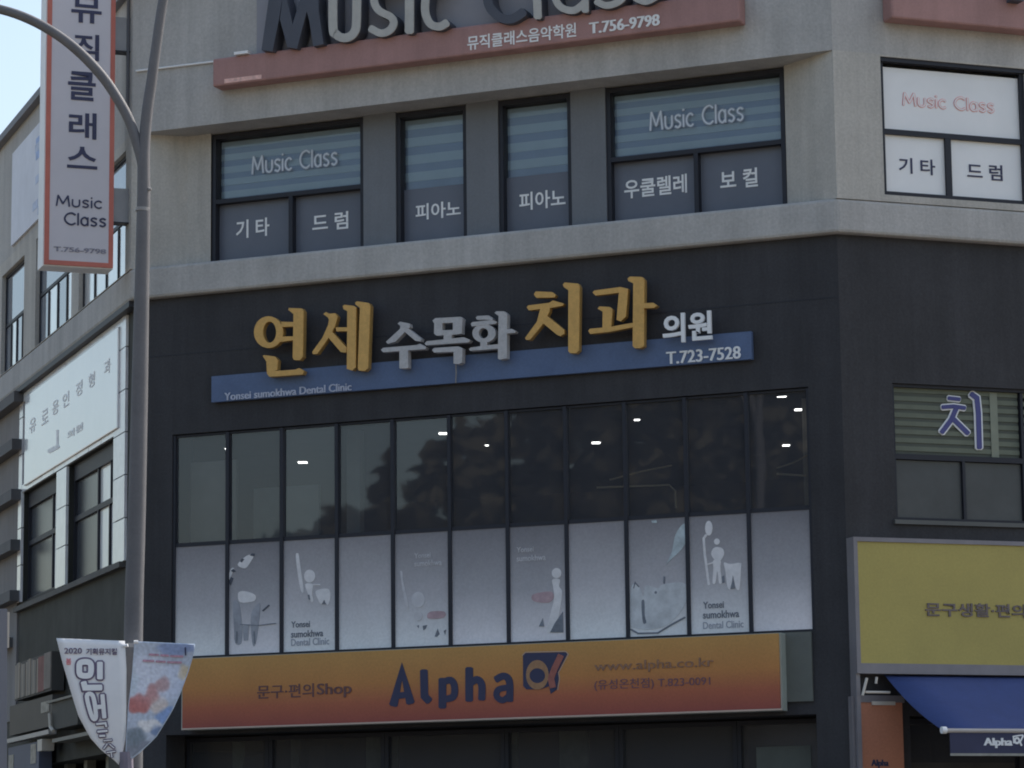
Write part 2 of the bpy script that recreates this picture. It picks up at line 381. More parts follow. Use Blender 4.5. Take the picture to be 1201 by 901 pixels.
# third floor, front wall -------------------------------------------------
SF = Surf(F, -.30); WI, WO = -.42, -.27
data = [(0, 8.58, True, [('Music Class', (296, 184), (395, 193), 'outline'), ('기 타', (277, 259), (316, 276.4), 'w'), ('드 럼', (366.5, 252), (408.5, 268), 'w')]),
        (1, 8.512, False, [('피아노', (487.5, 240), (540.5, 253.5), 'w')]),
        (2, 8.524, False, [('피아노', (609, 226.5), (663.5, 242), 'w')]),
        (3, 8.570, True, [('Music Class', (762.4, 132), (871.5, 141), 'outline'), ('우쿨렐레', (732, 211.5), (806, 226), 'w'), ('보 컬', (844.5, 201), (889, 218.6), 'w')])]
for k, zr, wide, words in data:
    u0, u1, z0, z1 = FW[k]; t = .045
    um = {0: -2.58, 3: 1.865}.get(k)
    fr = window_frame(F, u0, u1, z0 - .0, z1, t, WI, WO, rails=[(zr, .045)] if wide else [], posts=[(um, z0 + t, zr - .02, .045)] if wide else [])
    wdw = build('window', fr, FRAME, B)
    build('pane', MB().box(F, u0 + t, u1 - t, zr, z1 - t, WI + .05, WI + .056), GLASS2, wdw)
    blind(F, u0 + t, u1 - t, zr + .0, z1 - .055, WI + .02, wdw, 5 if wide else 4)
    if wide:
        build('dark_film', MB().box(F, u0 + t, um - .02, z0 + t, zr - .02, WI + .05, WI + .058), FILMD, wdw)
        build('dark_film', MB().box(F, um + .02, u1 - t, z0 + t, zr - .02, WI + .05, WI + .058), FILMD, wdw)
    else:
        build('dark_film', MB().box(F, u0 + t, u1 - t, z0 + t, zr, WI + .05, WI + .058), FILMD, wdw)
    S = Surf(F, WI + .06)
    for body, tl, br, st in words:
        if st == 'w': build('lettering', text(S, body, tl, br, WI + .059, WI + .064, off=.016), WHITE, wdw)
        else:
            build('lettering', mono(S, body, tl, br, WI + .057, WI + .060, .17), mat('silver_blue_print', (106, 119, 140), .6, .15, 20), wdw)
            build('lettering', mono(S, body, tl, br, WI + .058, WI + .066, .07), BLIND, wdw)

# third floor, right wall: white film windows -----------------------------
PINK = mat('faded_pink_print', (150, 112, 118), .6, .15, 20)
for i, (u0, u1, z0, z1) in enumerate(RW):
    um = 1.19 if i == 0 else (u0 + u1) / 2; zr = 8.57
    wdw = build('window', window_frame(R, u0, u1, z0, z1, .045, .0, .06, rails=[(zr, .05)], posts=[(um, z0 + .045, zr - .02, .06)]), FRAME, B)
    cut = (u0 + .035, u1 - .035)
    build('white_film', MB().box(R, cut[0] + .01, cut[1] - .01, zr + .025, z1 - .045 - .035, .01, .02), FILMW, wdw)
    build('white_film', MB().box(R, cut[0] + .01, um - .03, z0 + .045, zr - .025, .01, .02), FILMW, wdw)
    build('white_film', MB().box(R, um + .03, cut[1] - .01, z0 + .045, zr - .025, .01, .02), FILMW, wdw)
    if i == 0:
        S = Surf(R, .022)
        build('lettering', mono(S, 'Music Class', (1059, 109), (1165, 132), .021, .0235, .22), PINK, wdw)
        build('lettering', mono(S, 'Music Class', (1059, 109), (1165, 132), .022, .0285, .10), FILMW, wdw)
        build('lettering', text(S, '기 타', (1054, 184.5), (1097, 206), .021, .026, off=.014), NAVY, wdw)
        build('lettering', text(S, '드 럼', (1134, 191), (1176, 212.5), .021, .026, off=.014), NAVY, wdw)
build('window_head', MB().box(R, .46, 3.62, 9.255, 9.30, .0, .085), FRAME, B)

# third floor, left wall ---------------------------------------------------
LGL = mat('street_glass', (96, 106, 120), .05, .1, 1, spec=1.0, metal=.35)
mat('whitish_glass', (178, 186, 198), .10, .12, 1, spec=.8, metal=.5)
FILML = mat('bright_window_film', (176, 184, 194), .3, .16, 1.8, coat=.6)
LFR = mat('pale_window_frame', (140, 146, 156), .5, .1)
for i, (u0, u1, z0, z1) in enumerate(LW):
    um = (u0 + u1) / 2; zr = 8.5
    wdw = build('window', window_frame(L, u0 + .002, u1 - .002, z0 + .002, z1 - .002, .03, .012, .05, rails=[(zr, .04)]), FRAME, B)
    for q in range(1, 4): build('mullion', MB().box(L, u0 + (u1 - u0) * q / 4 - .018, u0 + (u1 - u0) * q / 4 + .018, z0 + .04, zr - .03, .02, .048), FRAME, wdw)
    build('pane', MB().box(L, u0 + .04, u1 - .04, zr, z1 - .04, .02, .032), LGL, wdw)
    for q in range(4):
        a = u0 + (u1 - u0) * q / 4; b = u0 + (u1 - u0) * (q + 1) / 4
        build('pane', MB().box(L, a + .03, b - .03, z0 + .05, zr - .03, .02, .034), MATS['whitish_glass'] if q in (1, 3) or i == 0 else LGL, wdw)

# second floor, front: black cladding and the clinic's window strip --------
fL, fR = miter(F, L, 0), miter(F, R, 0)
build('black_fascia', hole_wall(F, fL, fR, 3.02, 7.54, [(-3.80, 3.03, 3.80, 6.10)], 0, .45), BLACK, B)
build('panel_joint', MB().box(F, fL + .02, fR - .02, 6.93, 6.94, -.004, .003), FRAME, B)
WU = [-3.79 + i * (6.81 / 11) for i in range(12)]; ZM, ZB, ZT = 4.947, 3.812, 6.092
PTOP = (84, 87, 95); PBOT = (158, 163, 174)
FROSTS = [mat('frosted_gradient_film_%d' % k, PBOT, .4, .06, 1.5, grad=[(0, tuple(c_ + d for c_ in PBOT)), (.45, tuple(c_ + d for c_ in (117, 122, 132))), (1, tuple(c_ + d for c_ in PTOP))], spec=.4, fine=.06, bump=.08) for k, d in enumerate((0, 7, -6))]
P1 = mat('print_light', (144, 150, 159), .6, .12, 12); P2 = mat('print_shadow', (74, 82, 94), .6, .25, 12)
P3 = mat('print_mid', (128, 134, 144), .6, .12, 12); P4 = mat('print_dark', (48, 54, 66), .6, .2, 12); P5 = mat('print_pink', (116, 104, 114), .6, .2, 12)
for i in range(11):
    a, b = WU[i], WU[i + 1]
    fr = MB().box(F, a - .019, a + .019, ZB - .04, ZT, -.09, -.015)
    fr.box(F, a + .019, b - .019, ZM - .012, ZM + .028, -.09, -.03).box(F, a + .019, b - .019, ZT - .02, ZT, -.09, -.03).box(F, a + .019, b - .019, ZB - .045, ZB, -.09, -.02)
    if i == 10: fr.box(F, b - .019, b + .010, ZB - .04, ZT, -.09, -.015)
    wdw = build('window', fr, FRAME, B)
    j = [random.uniform(-.0035, .0035) for _ in range(3)]
    build('pane', MB().add([F.pt(a + .019, ZM + .02, -.05 + j[0]), F.pt(b - .019, ZM + .02, -.05 + j[1]), F.pt(b - .019, ZT, -.05 + j[1] + j[2] - j[0]), F.pt(a + .019, ZT, -.05 + j[2])], [(0, 1, 2, 3)]), GLASS, wdw)
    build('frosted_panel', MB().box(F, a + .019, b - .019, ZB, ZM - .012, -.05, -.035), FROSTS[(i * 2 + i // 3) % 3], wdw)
    S = Surf(F, -.033); S.soft = True; w0 = -.0345
    def pr(mb, m, lab=None): build('print', mb, m, wdw, lab)
    if i == 1:
        c = (260, 640, 6.93)
        m = MB(); m.poly(S, [(55, 250), (75, 190), (100, 185), (80, 240), (60, 280)], w0, -.031, c).poly(S, [(130, 155), (200, 85), (262, 75), (230, 140), (190, 185)], w0, -.031, c)
        m.poly(S, [(135, 385), (185, 370), (270, 400), (265, 450), (150, 460)], w0, -.031, c); pr(m, P1)
        m = MB(); m.poly(S, [(75, 205), (95, 190), (115, 210), (95, 218)], w0, -.029, c).poly(S, [(150, 130), (165, 105), (185, 110), (165, 138)], w0, -.029, c).poly(S, [(228, 80), (250, 62), (270, 68), (262, 88)], w0, -.029, c)
        m.poly(S, [(58, 300), (75, 255), (95, 265), (75, 325)], w0, -.029, c).stroke(S, [(335, 530), (385, 485)], 12, w0, -.029, c); pr(m, P4)
        m = MB(); m.poly(S, [(95, 460), (140, 470), (165, 640), (160, 790), (110, 790), (100, 650)], w0, -.0305, c).poly(S, [(170, 650), (225, 640), (215, 770), (180, 775)], w0, -.0305, c)
        m.poly(S, [(240, 560), (310, 470), (300, 640), (275, 800), (250, 790)], w0, -.0305, c); pr(m, mat('print_grey', (99, 106, 118), .6, .2, 12))
        m = MB(); m.stroke(S, [(150, 640), (290, 650), (440, 632)], 7, w0, -.028, c).stroke(S, [(125, 700), (122, 790)], 14, w0, -.028, c).stroke(S, [(265, 700), (270, 795)], 12, w0, -.028, c); pr(m, P2)
    if i == 2:
        c = (260, 640, 6.93)
        m = MB(); m.ellipse(S, 715, 248, 45, 52, w0, -.030, c).poly(S, [(603, 95), (618, 62), (630, 100), (665, 340), (660, 385), (635, 330)], w0, -.030, c)
        m.poly(S, [(680, 315), (740, 315), (735, 390), (745, 450), (725, 455), (712, 400), (705, 400)], w0, -.030, c)
        m.poly(S, [(765, 370), (860, 350), (885, 400), (870, 475), (850, 475), (835, 440), (810, 475), (785, 440)], w0, -.030, c).stroke(S, [(740, 318), (800, 318)], 10, w0, -.030, c); pr(m, P1)
        pr(MB().poly(S, [(815, 478), (832, 445), (850, 478)], w0, -.028, c).poly(S, [(700, 400), (715, 400), (722, 440), (708, 440)], w0, -.028, c), P2)
        m = text(S, 'Yonsei', (341.5, 729), (363.5, 735.5), w0, -.03, off=.015); text(S, 'sumokhwa', (341.5, 740), (379, 746.5), w0, -.03, off=.015, mb=m); pr(m, mat('print_text', (70, 78, 90), .6))
        pr(text(S, 'Dental Clinic', (341.5, 749.5), (386, 756), w0, -.03, off=.01), mat('print_text_pale', (104, 112, 126), .6))
    if i == 4:
        c = (460, 630, 5.72)
        m = text(S, 'Yonsei', (486, 649), (505, 654), w0, -.03, off=.01); text(S, 'sumokhwa', (486, 658), (518, 663), w0, -.03, off=.01, mb=m)
        m.ellipse(S, 175, 420, 45, 52, w0, -.030, c).poly(S, [(55, 250), (68, 235), (75, 300), (110, 460), (90, 465)], w0, -.030, c).ellipse(S, 175, 530, 28, 32, w0, -.030, c); pr(m, P3)
        pr(MB().poly(S, [(235, 525), (260, 500), (350, 500), (345, 540), (250, 548)], w0, -.030, c), P5)
        pr(MB().poly(S, [(285, 668), (305, 615), (318, 650), (300, 670)], w0, -.03, c).poly(S, [(205, 595), (235, 590), (225, 615), (210, 625)], w0, -.03, c).poly(S, [(165, 595), (180, 590), (178, 612)], w0, -.03, c).poly(S, [(345, 630), (362, 620), (355, 655)], w0, -.03, c), P2)
    if i == 6:
        c = (460, 630, 5.72)
        m = text(S, 'Yonsei', (606, 642), (626, 647), w0, -.03, off=.01); text(S, 'sumokhwa', (606, 652), (640, 657), w0, -.03, off=.01, mb=m); pr(m, P3)
        m = MB(); m.ellipse(S, 1103, 242, 32, 34, w0, -.0295, c).poly(S, [(1075, 285), (1125, 285), (1120, 330), (1140, 380), (1110, 560), (1060, 640), (1040, 610), (1085, 420), (1080, 340)], w0, -.030, c); pr(m, P1)
        pr(MB().poly(S, [(945, 385), (1060, 365), (1085, 400), (1050, 440), (950, 430)], w0, -.0315, c), P5)
        pr(MB().poly(S, [(985, 600), (1010, 545), (1020, 600)], w0, -.0285, c).poly(S, [(1060, 640), (1090, 580), (1145, 500), (1148, 640)], w0, -.0285, c), P2)
    if i == 8:
        c = (730, 600, 6.0)
        m = MB(); m.poly(S, [(440, 85), (442, 230), (330, 350), (310, 370), (350, 280), (375, 160)], w0, -.030, c).poly(S, [(205, 65), (240, 62), (243, 80), (210, 82)], w0, -.030, c); pr(m, mat('print_ice', (114, 128, 138), .6, .3, 10))
        m = MB(); m.poly(S, [(60, 540), (110, 520), (150, 600), (165, 520), (250, 540), (290, 512), (443, 508), (443, 650), (330, 790), (200, 830), (80, 820), (55, 780)], w0, -.031, c); pr(m, mat('print_pale_teal', (128, 137, 147), .6, .22, 7))
        pr(MB().poly(S, [(135, 640), (155, 630), (158, 730), (168, 780), (145, 780)], w0, -.029, c).poly(S, [(290, 455), (300, 460), (298, 510), (288, 505)], w0, -.029, c).stroke(S, [(80, 540), (90, 500), (115, 530)], 8, w0, -.029, c).stroke(S, [(60, 830), (110, 858), (250, 855), (340, 800), (440, 745)], 12, w0, -.029, c).ellipse(S, 235, 570, 9, 10, w0, -.029, c), P2)
    if i == 9:
        c = (730, 600, 6.0)
        m = MB(); m.ellipse(S, 608, 118, 26, 52, w0, -.030, c).stroke(S, [(590, 165), (572, 190), (580, 300), (608, 515)], 17, w0, -.0306, c).ellipse(S, 665, 212, 20, 22, w0, -.0306, c)
        m.poly(S, [(625, 300), (640, 260), (670, 250), (705, 262), (716, 300), (690, 345), (655, 345)], w0, -.0300, c).poly(S, [(640, 345), (690, 345), (690, 400), (700, 500), (680, 500), (668, 420), (655, 500), (635, 500), (640, 400)], w0, -.0298, c).stroke(S, [(600, 372), (645, 358)], 10, w0, -.0302, c)
        m.poly(S, [(715, 360), (760, 370), (830, 362), (835, 400), (825, 540), (800, 540), (778, 450), (765, 545), (740, 530), (725, 420)], w0, -.0296, c); pr(m, P1)
        pr(MB().poly(S, [(760, 546), (778, 470), (795, 540)], w0, -.028, c).poly(S, [(700, 460), (715, 450), (720, 500), (705, 505)], w0, -.028, c), P2)
        m = text(S, 'Yonsei', (824.5, 706), (849, 713), w0, -.03, off=.015); text(S, 'sumokhwa', (824.5, 717), (867, 724), w0, -.03, off=.015, mb=m); pr(m, MATS['print_text'])
        pr(text(S, 'Dental Clinic', (824.5, 729.5), (872, 736), w0, -.03, off=.01), MATS['print_text_pale'])
build('olive_panel', MB().box(F, 2.55, 3.0, 3.14, 3.785, .0, .03), mat('olive_grey_panel', (64, 70, 70), .7, .12, 3), B)
for uu in (.62, 2.46): build('clip', MB().box(F, uu - .17, uu, 3.77, 3.80, .0, .05), FRAME, B)

# rooms behind the glass: slabs, back walls, a lit clinic ceiling ------------
p1, p4, pb = L.pt(-14, 0, -.4), R.pt(12, 0, -.4), Vector((9, 50, 0))
def slab(z0, z1):
    a = F.pt(miter(F, L, -.40), 0, -.40); b = F.pt(miter(F, R, -.40), 0, -.40)
    pts = [p1, a, b, p4, pb]; return MB().add([(p.x, p.y, z) for z in (z0, z1) for p in pts], [(0, 1, 2, 3, 4), (5, 6, 7, 8, 9)] + [(i, (i + 1) % 5, 5 + (i + 1) % 5, 5 + i) for i in range(5)])
build('floor_slab', slab(3.45, 3.62), ROOM, B); build('clinic_ceiling', slab(6.32, 6.5), ROOM, B); build('roof_slab', slab(10.6, 10.8), ROOM, B)
bw = MB()
for a, b in ((p1, pb), (pb, p4)): bw.add([(a.x, a.y, 0), (b.x, b.y, 0), (b.x, b.y, 10.9), (a.x, a.y, 10.9)], [(0, 1, 2, 3)])
build('back_wall', bw, ROOM, B)
build('inner_wall', MB().box(F, -5, 4.5, 3.62, 6.32, -8.2, -8.0).box(F, -4.6, 4.3, 6.5, 10.6, -1.5, -1.3), mat('clinic_back_wall', (58, 58, 58), .9, .2, .6), B)
PALEIN = mat('pale_interior', (120, 126, 130), .8, .1)
build('interior_column', MB().box(F, 2.35, 2.75, 3.62, 6.32, -2.4, -2.0), PALEIN, B)
build('room_curtain', MB().box(F, -3.78, -3.25, 4.9, 5.85, -.40, -.36), PALEIN, B)
build('room_partition', MB().box(F, -3.1, -2.35, 4.9, 5.55, -.5, -.46), mat('grey_interior', (92, 100, 104), .8, .1), B)
build('room_partition', MB().box(F, -2.1, -1.95, 4.9, 6.1, -.7, -.6), MATS['grey_interior'], B)
EM = emit_mat('ceiling_light_glow', (1, .97, .92), 5)
rows = [(355, 541, 13, 'single one in the third window from the left'), (520, 507, 13, 'above the fifth window, near the blue strip'), (700, 477, 13, 'behind the eighth window, upper of two'), (699, 518, 12, 'behind the eighth window, lower of two'), (747, 491, 8, 'at the left of the ninth window'), (917, 463, 13, 'highest one in the last window'), (937, 479, 12, 'in the last window beside the black pillar'), (922, 521, 10, 'lowest one in the last window'), (266.5, 525, 6, 'small one between the first two windows'), (571, 521, 5, 'small dim one behind the sixth window')]
for x, y, wpx, where in rows:
    d = ray(x, y); t = (6.315 - CZ) / d.z; p = Vector((0, 0, CZ)) + d * t
    hw = wpx / FPX * t / 2 * .8
    t0 = root('ceiling_light', 'white clinic ceiling light, ' + where, 'ceiling light', pos=p, group='lit ceiling lights inside the clinic')
    hl = hw * 1.15 if wpx > 7 else hw * 1.3
    def bx(a, bb, z0, z1): return MB().add([(p.x + sx * a, p.y + sy * bb, z) for z in (z0, z1) for sx, sy in ((-1, -1), (1, -1), (1, 1), (-1, 1))], [(0, 1, 2, 3), (4, 5, 6, 7), (0, 1, 5, 4), (1, 2, 6, 5), (2, 3, 7, 6), (3, 0, 4, 7)])
    build('housing', bx(hw + .015, hl + .02, 6.303, 6.32), PLATE, t0); build('diffuser', bx(hw, hl, 6.296, 6.303), EM, t0)
ARM = mat('cream_arm', (150, 144, 125), .4, .05)
for pts, pts2, lab in (([(700, 572), (785, 569), (792, 576), (793, 596)], [(715, 563), (752, 553), (788, 546)], 'pale jointed lamp arm behind the ninth clinic window'),
                       ([(911, 556), (945, 558)], [(911, 549), (930, 543), (947, 534)], 'short forked lamp arm beside the black pillar')):
    S = Surf(F, -1.2); q = S.at(*pts[-1], -1.2)
    t0 = root('lamp_arm', lab, 'lamp arm', F, *[F.uz(*pts[-1], -1.2)[k] for k in (0, 1)], -1.2)
    build('lower_arm', MB().tube([S.at(x, y, -1.2) for x, y in pts], .010, 8), ARM, t0); build('upper_arm', MB().tube([S.at(x, y, -1.2) for x, y in pts2], .008, 8), ARM, t0)

# ground floor front: shop glazing under the orange sign -------------------
build('ground_pier', MB().box(F, fL, -3.85, 0, 3.02, -.4, 0), BLACK, B); build('ground_pier', MB().box(F, 3.02, fR, 0, 3.02, -.4, 0), BLACK, B)
SG = glass_mat('shop_glass', .35, .6, rough=.12, glow_veil=.12)
GW = [-3.85, -2.9, -1.6, -.3, .9, 2.1, 3.02]
for i in range(6):
    wdw = build('shop_window', window_frame(F, GW[i] + .002, GW[i + 1] - .002, .13, 3.0, .04, -.5, -.42, rails=[(2.2, .05)]), FRAME, B)
    build('pane', MB().add([F.pt(GW[i] + .04, .17, -.46), F.pt(GW[i + 1] - .04, .17, -.46), F.pt(GW[i + 1] - .04, 2.96, -.46), F.pt(GW[i] + .04, 2.96, -.46)], [(0, 1, 2, 3)]), SG, wdw)
build('poster', MB().box(F, 2.28, 2.82, 2.42, 2.75, -.455, -.45), mat('dull_poster', (54, 62, 64), .6, .15, 4), B)
CUR = mat('dull_green_curtain', (104, 116, 106), .9, .3, 4)
for a, b in ((-3.42, -3.3), (-2.75, -2.66), (-1.9, -1.55), (-.35, -.25), (.2, .5)): build('curtain', MB().box(F, a, b, 1.2, 2.98, -.66, -.62), CUR, B)
build('shop_back_wall', MB().box(F, -4.3, 3.3, 0, 3.3, -3.2, -3), ROOM, B)

# second floor, right wall --------------------------------------------------
build('black_side_wall', hole_wall(R, miter(R, F, 0), 12, 0, 7.54, [(.53, 2.6, 4.83, 6.135), (.6, 8, .13, 3.0)], 0, .4), BLACK, B)
OL = mat('olive_zebra_blind', (68, 76, 70), .85, .12, 4, streak=.1); OLD = mat('olive_blind_dark_band', (52, 58, 56), .85, .1, 3)  # two olive tones for the alternate bands of the blind
wdw = build('window', window_frame(R, .53, 2.6, 4.83, 6.135, .03, -.10, -.03, rails=[(5.44, .05)], posts=[(1.28, 4.86, 5.42, .03), (1.93, 4.86, 6.1, .03)]), FRAME, B)
a = MB(); b = MB()
for i in range(8):
    zt = 6.105 - i * .08
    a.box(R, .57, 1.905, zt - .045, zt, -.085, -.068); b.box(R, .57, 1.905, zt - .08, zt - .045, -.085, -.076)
    a.box(R, 1.955, 2.56, zt - .045, zt, -.085, -.068)
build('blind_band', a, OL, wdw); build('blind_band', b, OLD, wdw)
build('blind_edge', MB().box(R, 1.60, 1.68, 5.47, 6.10, -.066, -.062), mat('blind_edge_pale', (84, 92, 86), .8, .1), wdw)
DG = mat('dark_lower_glass', (48, 52, 56), .25, .15, 2, spec=.3)
build('pane', MB().box(R, .565, 1.262, 4.862, 5.41, -.075, -.07), DG, wdw); build('pane', MB().box(R, 1.298, 1.91, 4.862, 5.41, -.075, -.07), DG, wdw)
build('sill', MB().box(R, .5, 2.6, 4.79, 4.83, -.03, .03), mat('dull_sill', (56, 60, 62), .6, .1), B)
c = (940, 400, 3.9157); S = Surf(R, -.05)
def chi(wd, w0, w1):
    m = MB().stroke(S, [(676, 262), (728, 268)], wd * .8, w0, w1, c).stroke(S, [(648, 304), (700, 300), (752, 308)], wd * .85, w0, w1 + .001, c)
    m.stroke(S, [(712, 308), (690, 360), (645, 420)], wd, w0, w1 + .002, c).stroke(S, [(695, 355), (766, 425)], wd, w0, w1 + .003, c)
    return m.stroke(S, [(780, 243), (806, 262), (813, 330), (818, 492)], wd * 1.05, w0, w1 + .004, c)
le = build('lettering', chi(36, -.066, -.060), WHITE, wdw); build('lettering', chi(22, -.055, -.052), mat('royal_blue_print', (42, 46, 92), .5, .1), wdw)

# second floor, left wall: tiles round the sign and windows ------------------
LWN = [(-3.33, -1.0, 4.88, 6.245), (-5.92, -3.92, 4.91, 6.245)]
lc = miter(L, F, 0)
build('tile_backing', hole_wall(L, -6.15, lc, 3.5, 7.54, LWN, .0, .14), BLACKG, B)
build('lower_street_wall', MB().box(L, -14, -6.15, 0, 3.5, -.4, .0).box(L, -6.15, lc, 0, 1.0, -.4, 0).box(L, -6.15, -4.9, 1.0, 3.5, -.4, 0).box(L, -1.2, lc, 1.0, 3.5, -.4, 0).box(L, -4.9, -1.2, 2.9, 3.5, -.4, 0), BLACKG, B)
TILES = [mat('marble_tile', (156, 163, 174), .22, .10, 6, coat=.5), mat('marble_tile_grey', (144, 150, 160), .22, .12, 6, coat=.5), mat('marble_tile_pale', (164, 170, 180), .22, .08, 6, coat=.5)]
def tile(u0, u1, z0, z1):
    g = .006; tw = .028 + random.uniform(0, .004)
    build('tile', MB().box(L, u0 + g, u1 - g, z0 + g, z1 - g, .0, tw), random.choice(TILES), B)
for (u0, u1, z0, z1) in ((-.99, -.45, 4.86, 7.48), (-3.90, -3.35, 4.88, 6.24), (-6.15, -5.93, 4.91, 7.48)):
    z = z0
    while z < z1 - .05:
        zn = min(z + .455, z1); tile(u0, u1, z, zn); z = zn
u = -5.93
while u < -.99 - .05:
    un = min(u + .62, -.99); tile(u, un, 7.36, 7.48); tile(u, un, 6.245, 6.345); u = un
build('soffit_black_trim', MB().box(L, -6.2, lc - .03, 7.48, 7.54, .0, .10), FRAME, B)  # dark strip along the underside of the sill band
build('sill', MB().box(L, -6.15, -.5, 4.80, 4.86, .0, .07), mat('dark_sill', (50, 52, 54), .7, .2), B)
DKP = mat('dark_reflection_pane', (44, 49, 56), .25, .35, 1.2, spec=.3)  # dark neighbour reflection put into the pane colour
for (u0, u1, z0, z1), sp_ in zip(LWN, (-2.12, -4.52)):
    zt = z1 - .19; um = (sp_ + u1) / 2
    wdw = build('window', window_frame(L, u0 + .002, u1 - .002, z0 + .002, z1 - .002, .04, -.13, -.055, rails=[(5.62, .06)], posts=[(sp_, z0 + .04, z1 - .19, .04), (um, z0 + .04, 5.59, .03), (um + .06, 5.65, zt, .025)]).box(L, u0 + .04, u1 - .04, zt, z1 - .04, -.12, -.05), FRAME, B)
    build('pane', MB().box(L, u0 + .04, sp_ - .02, z0 + .04, 5.59, -.10, -.09), DKP, wdw); build('pane', MB().box(L, u0 + .04, sp_ - .02, 5.65, zt, -.10, -.09), DKP, wdw)
    build('pane', MB().box(L, sp_ + .02, u1 - .04, z0 + .04, 5.59, -.10, -.088), FILML, wdw); build('pane', MB().box(L, sp_ + .02, u1 - .04, 5.65, zt, -.10, -.088), FILML, wdw)
# further down the street wall: stepped ledges
build('street_bay_wall', MB().box(L, -14, -6.17, 3.5, 7.54, -.4, .02), mat('dull_grey_render', (84, 86, 90), .85, .12, 1, streak=.2), B)
LED = mat('dark_ledge', (54, 57, 62), .7, .12)
for z in (7.50, 6.92, 6.30, 5.68, 5.06):
    build('ledge', MB().box(L, -14, -5.98 if z < 7.4 else -5.9, z - .13, z, .02, .15), LED, B)
build('ledge', MB().box(L, -14, -6.4, 4.40, 4.52, .02, .15), LED, B)
# ground floor of the left wall: recessed shop with pale posts
build('shop_recess', MB().box(L, -4.9, -1.2, 0, 3.0, -2.6, -2.4), ROOM, B)
for a in (-4.35, -3.3, -2.2, -1.5): build('post', MB().box(L, a, a + .16, 0, 2.9, -.3, -.2), mat('dull_post', (88, 92, 88), .7, .15), B)

# ------------------------------------------------------------------ signs
# faded red strip with big letters, front wall
t = root('roof_sign', 'long faded red strip sign with big letters reading MUSIC CLASS above the four upper windows', 'sign', F, -.3, 9.66, .1)
build('board', MB().box(F, -3.19, 2.54, 9.655, 9.955, .105, .30), RED, t, bevel=.02)
S = Surf(F, .30)
build('lettering', text(S, '뮤직클래스음악학원', (548.4, 43), (676, 43.5), .301, .310, off=.014), WHITE, t)
build('phone_number', text(S, 'T.756-9798', (691.7, 27), (773.5, 30), .301, .309, off=.004, embolden=.006), WHITE, t)
build('bracket_plate', MB().box(F, -2.92, -2.76, 9.955, 9.985, .2, .34), mat('white_metal', (168, 172, 178), .5, .05), t)
build('sticker', MB().box(F, -3.05, -2.62, 9.675, 9.72, .301, .304), mat('worn_sticker', (146, 124, 124), .7, .3, 20), t)
build('backing_board', MB().box(F, -2.75, 2.2, 9.96, 11.3, .11, .16), mat('grey_backing', (92, 97, 108), .7, .08, 1), t)
SB = Surf(F, .38)
def big(strokes, face, side, cr, polys=()):
    m = MB(); m2 = MB()
    for k, (pts, wd) in enumerate(strokes):
        m.stroke(SB, pts, wd, .365, .38 + k * .001, cr, sm=len(pts) > 3); m2.stroke(SB, pts, wd * 1.02, .2, .365 + k * .0007, cr, sm=len(pts) > 3)
    for k, pts in enumerate(polys):
        m.poly(SB, pts, .365, .38 + k * .001, cr); m2.poly(SB, pts, .2, .365 + k * .0007, cr)
    o = build('letter', m, face, t); build('letter_side', m2, side, o)
c3, c4 = (280, 0, 4.804), (530, 0, 3.431)
big([], NAVYL, NAVYL, c3, [[(128, 283), (190, 290), (228, 100), (255, -70), (240, -130), (175, -130), (168, 0)], [(232, 110), (255, -70), (300, 120), (325, 272), (275, 268)], [(300, 150), (385, -130), (420, -60), (385, 60), (328, 275), (290, 268)], [(385, -130), (448, -130), (450, 60), (478, 250), (420, 262), (398, 120), (380, 50)]])
big([([(530, -130), (530, 150), (545, 190), (580, 212), (620, 208), (650, 180), (662, 120), (665, -130)], 48)], LIGHTL, NAVYL, c3)
big([([(880, -60), (850, -90), (800, -90), (765, -50), (762, 10), (790, 60), (855, 95), (872, 130), (850, 170), (800, 187), (742, 160)], 42)], LIGHTL, NAVYL, c3)
big([([(962, -130), (960, 180)], 50)], LIGHTL, NAVYL, c3)
big([([(1165, -90), (1110, -110), (1065, -60), (1050, 10), (1052, 80), (1080, 135), (1130, 150), (1172, 128)], 44)], LIGHTL, NAVYL, c3)
big([([(290, -190), (220, -220), (160, -150), (142, -40), (150, 25), (190, 68), (240, 76), (288, 48)], 36)], NAVYL, NAVYL, c4)
big([([(335, -190), (345, 70)], 32)], LIGHTL, NAVYL, c4)
big([([(535, -110), (536, 45)], 28), ([(530, -80), (460, -100), (420, -60), (415, -10), (440, 30), (490, 42), (530, 15)], 28)], LIGHTL, NAVYL, c4)
big([([(690, -110), (640, -125), (590, -100), (590, -70), (680, -45), (690, -15), (665, 10), (620, 22), (580, 5)], 27)], LIGHTL, NAVYL, c4)
big([([(835, -130), (790, -145), (745, -120), (745, -90), (825, -65), (838, -35), (815, -10), (775, 6), (735, -10)], 27)], LIGHTL, NAVYL, c4)
cd = MB().tube([F.pt(u, F.uz(x, y, .12)[1], .12) for x, y, u in ((178, 81, -4.2), (247, 73, -3.2))], .012, 6)
o = build('conduit', cd, mat('white_pipe', (170, 174, 178), .5, .05)); tag(o, 'thin white pipe on the concrete left of the red strip sign', 'pipe')
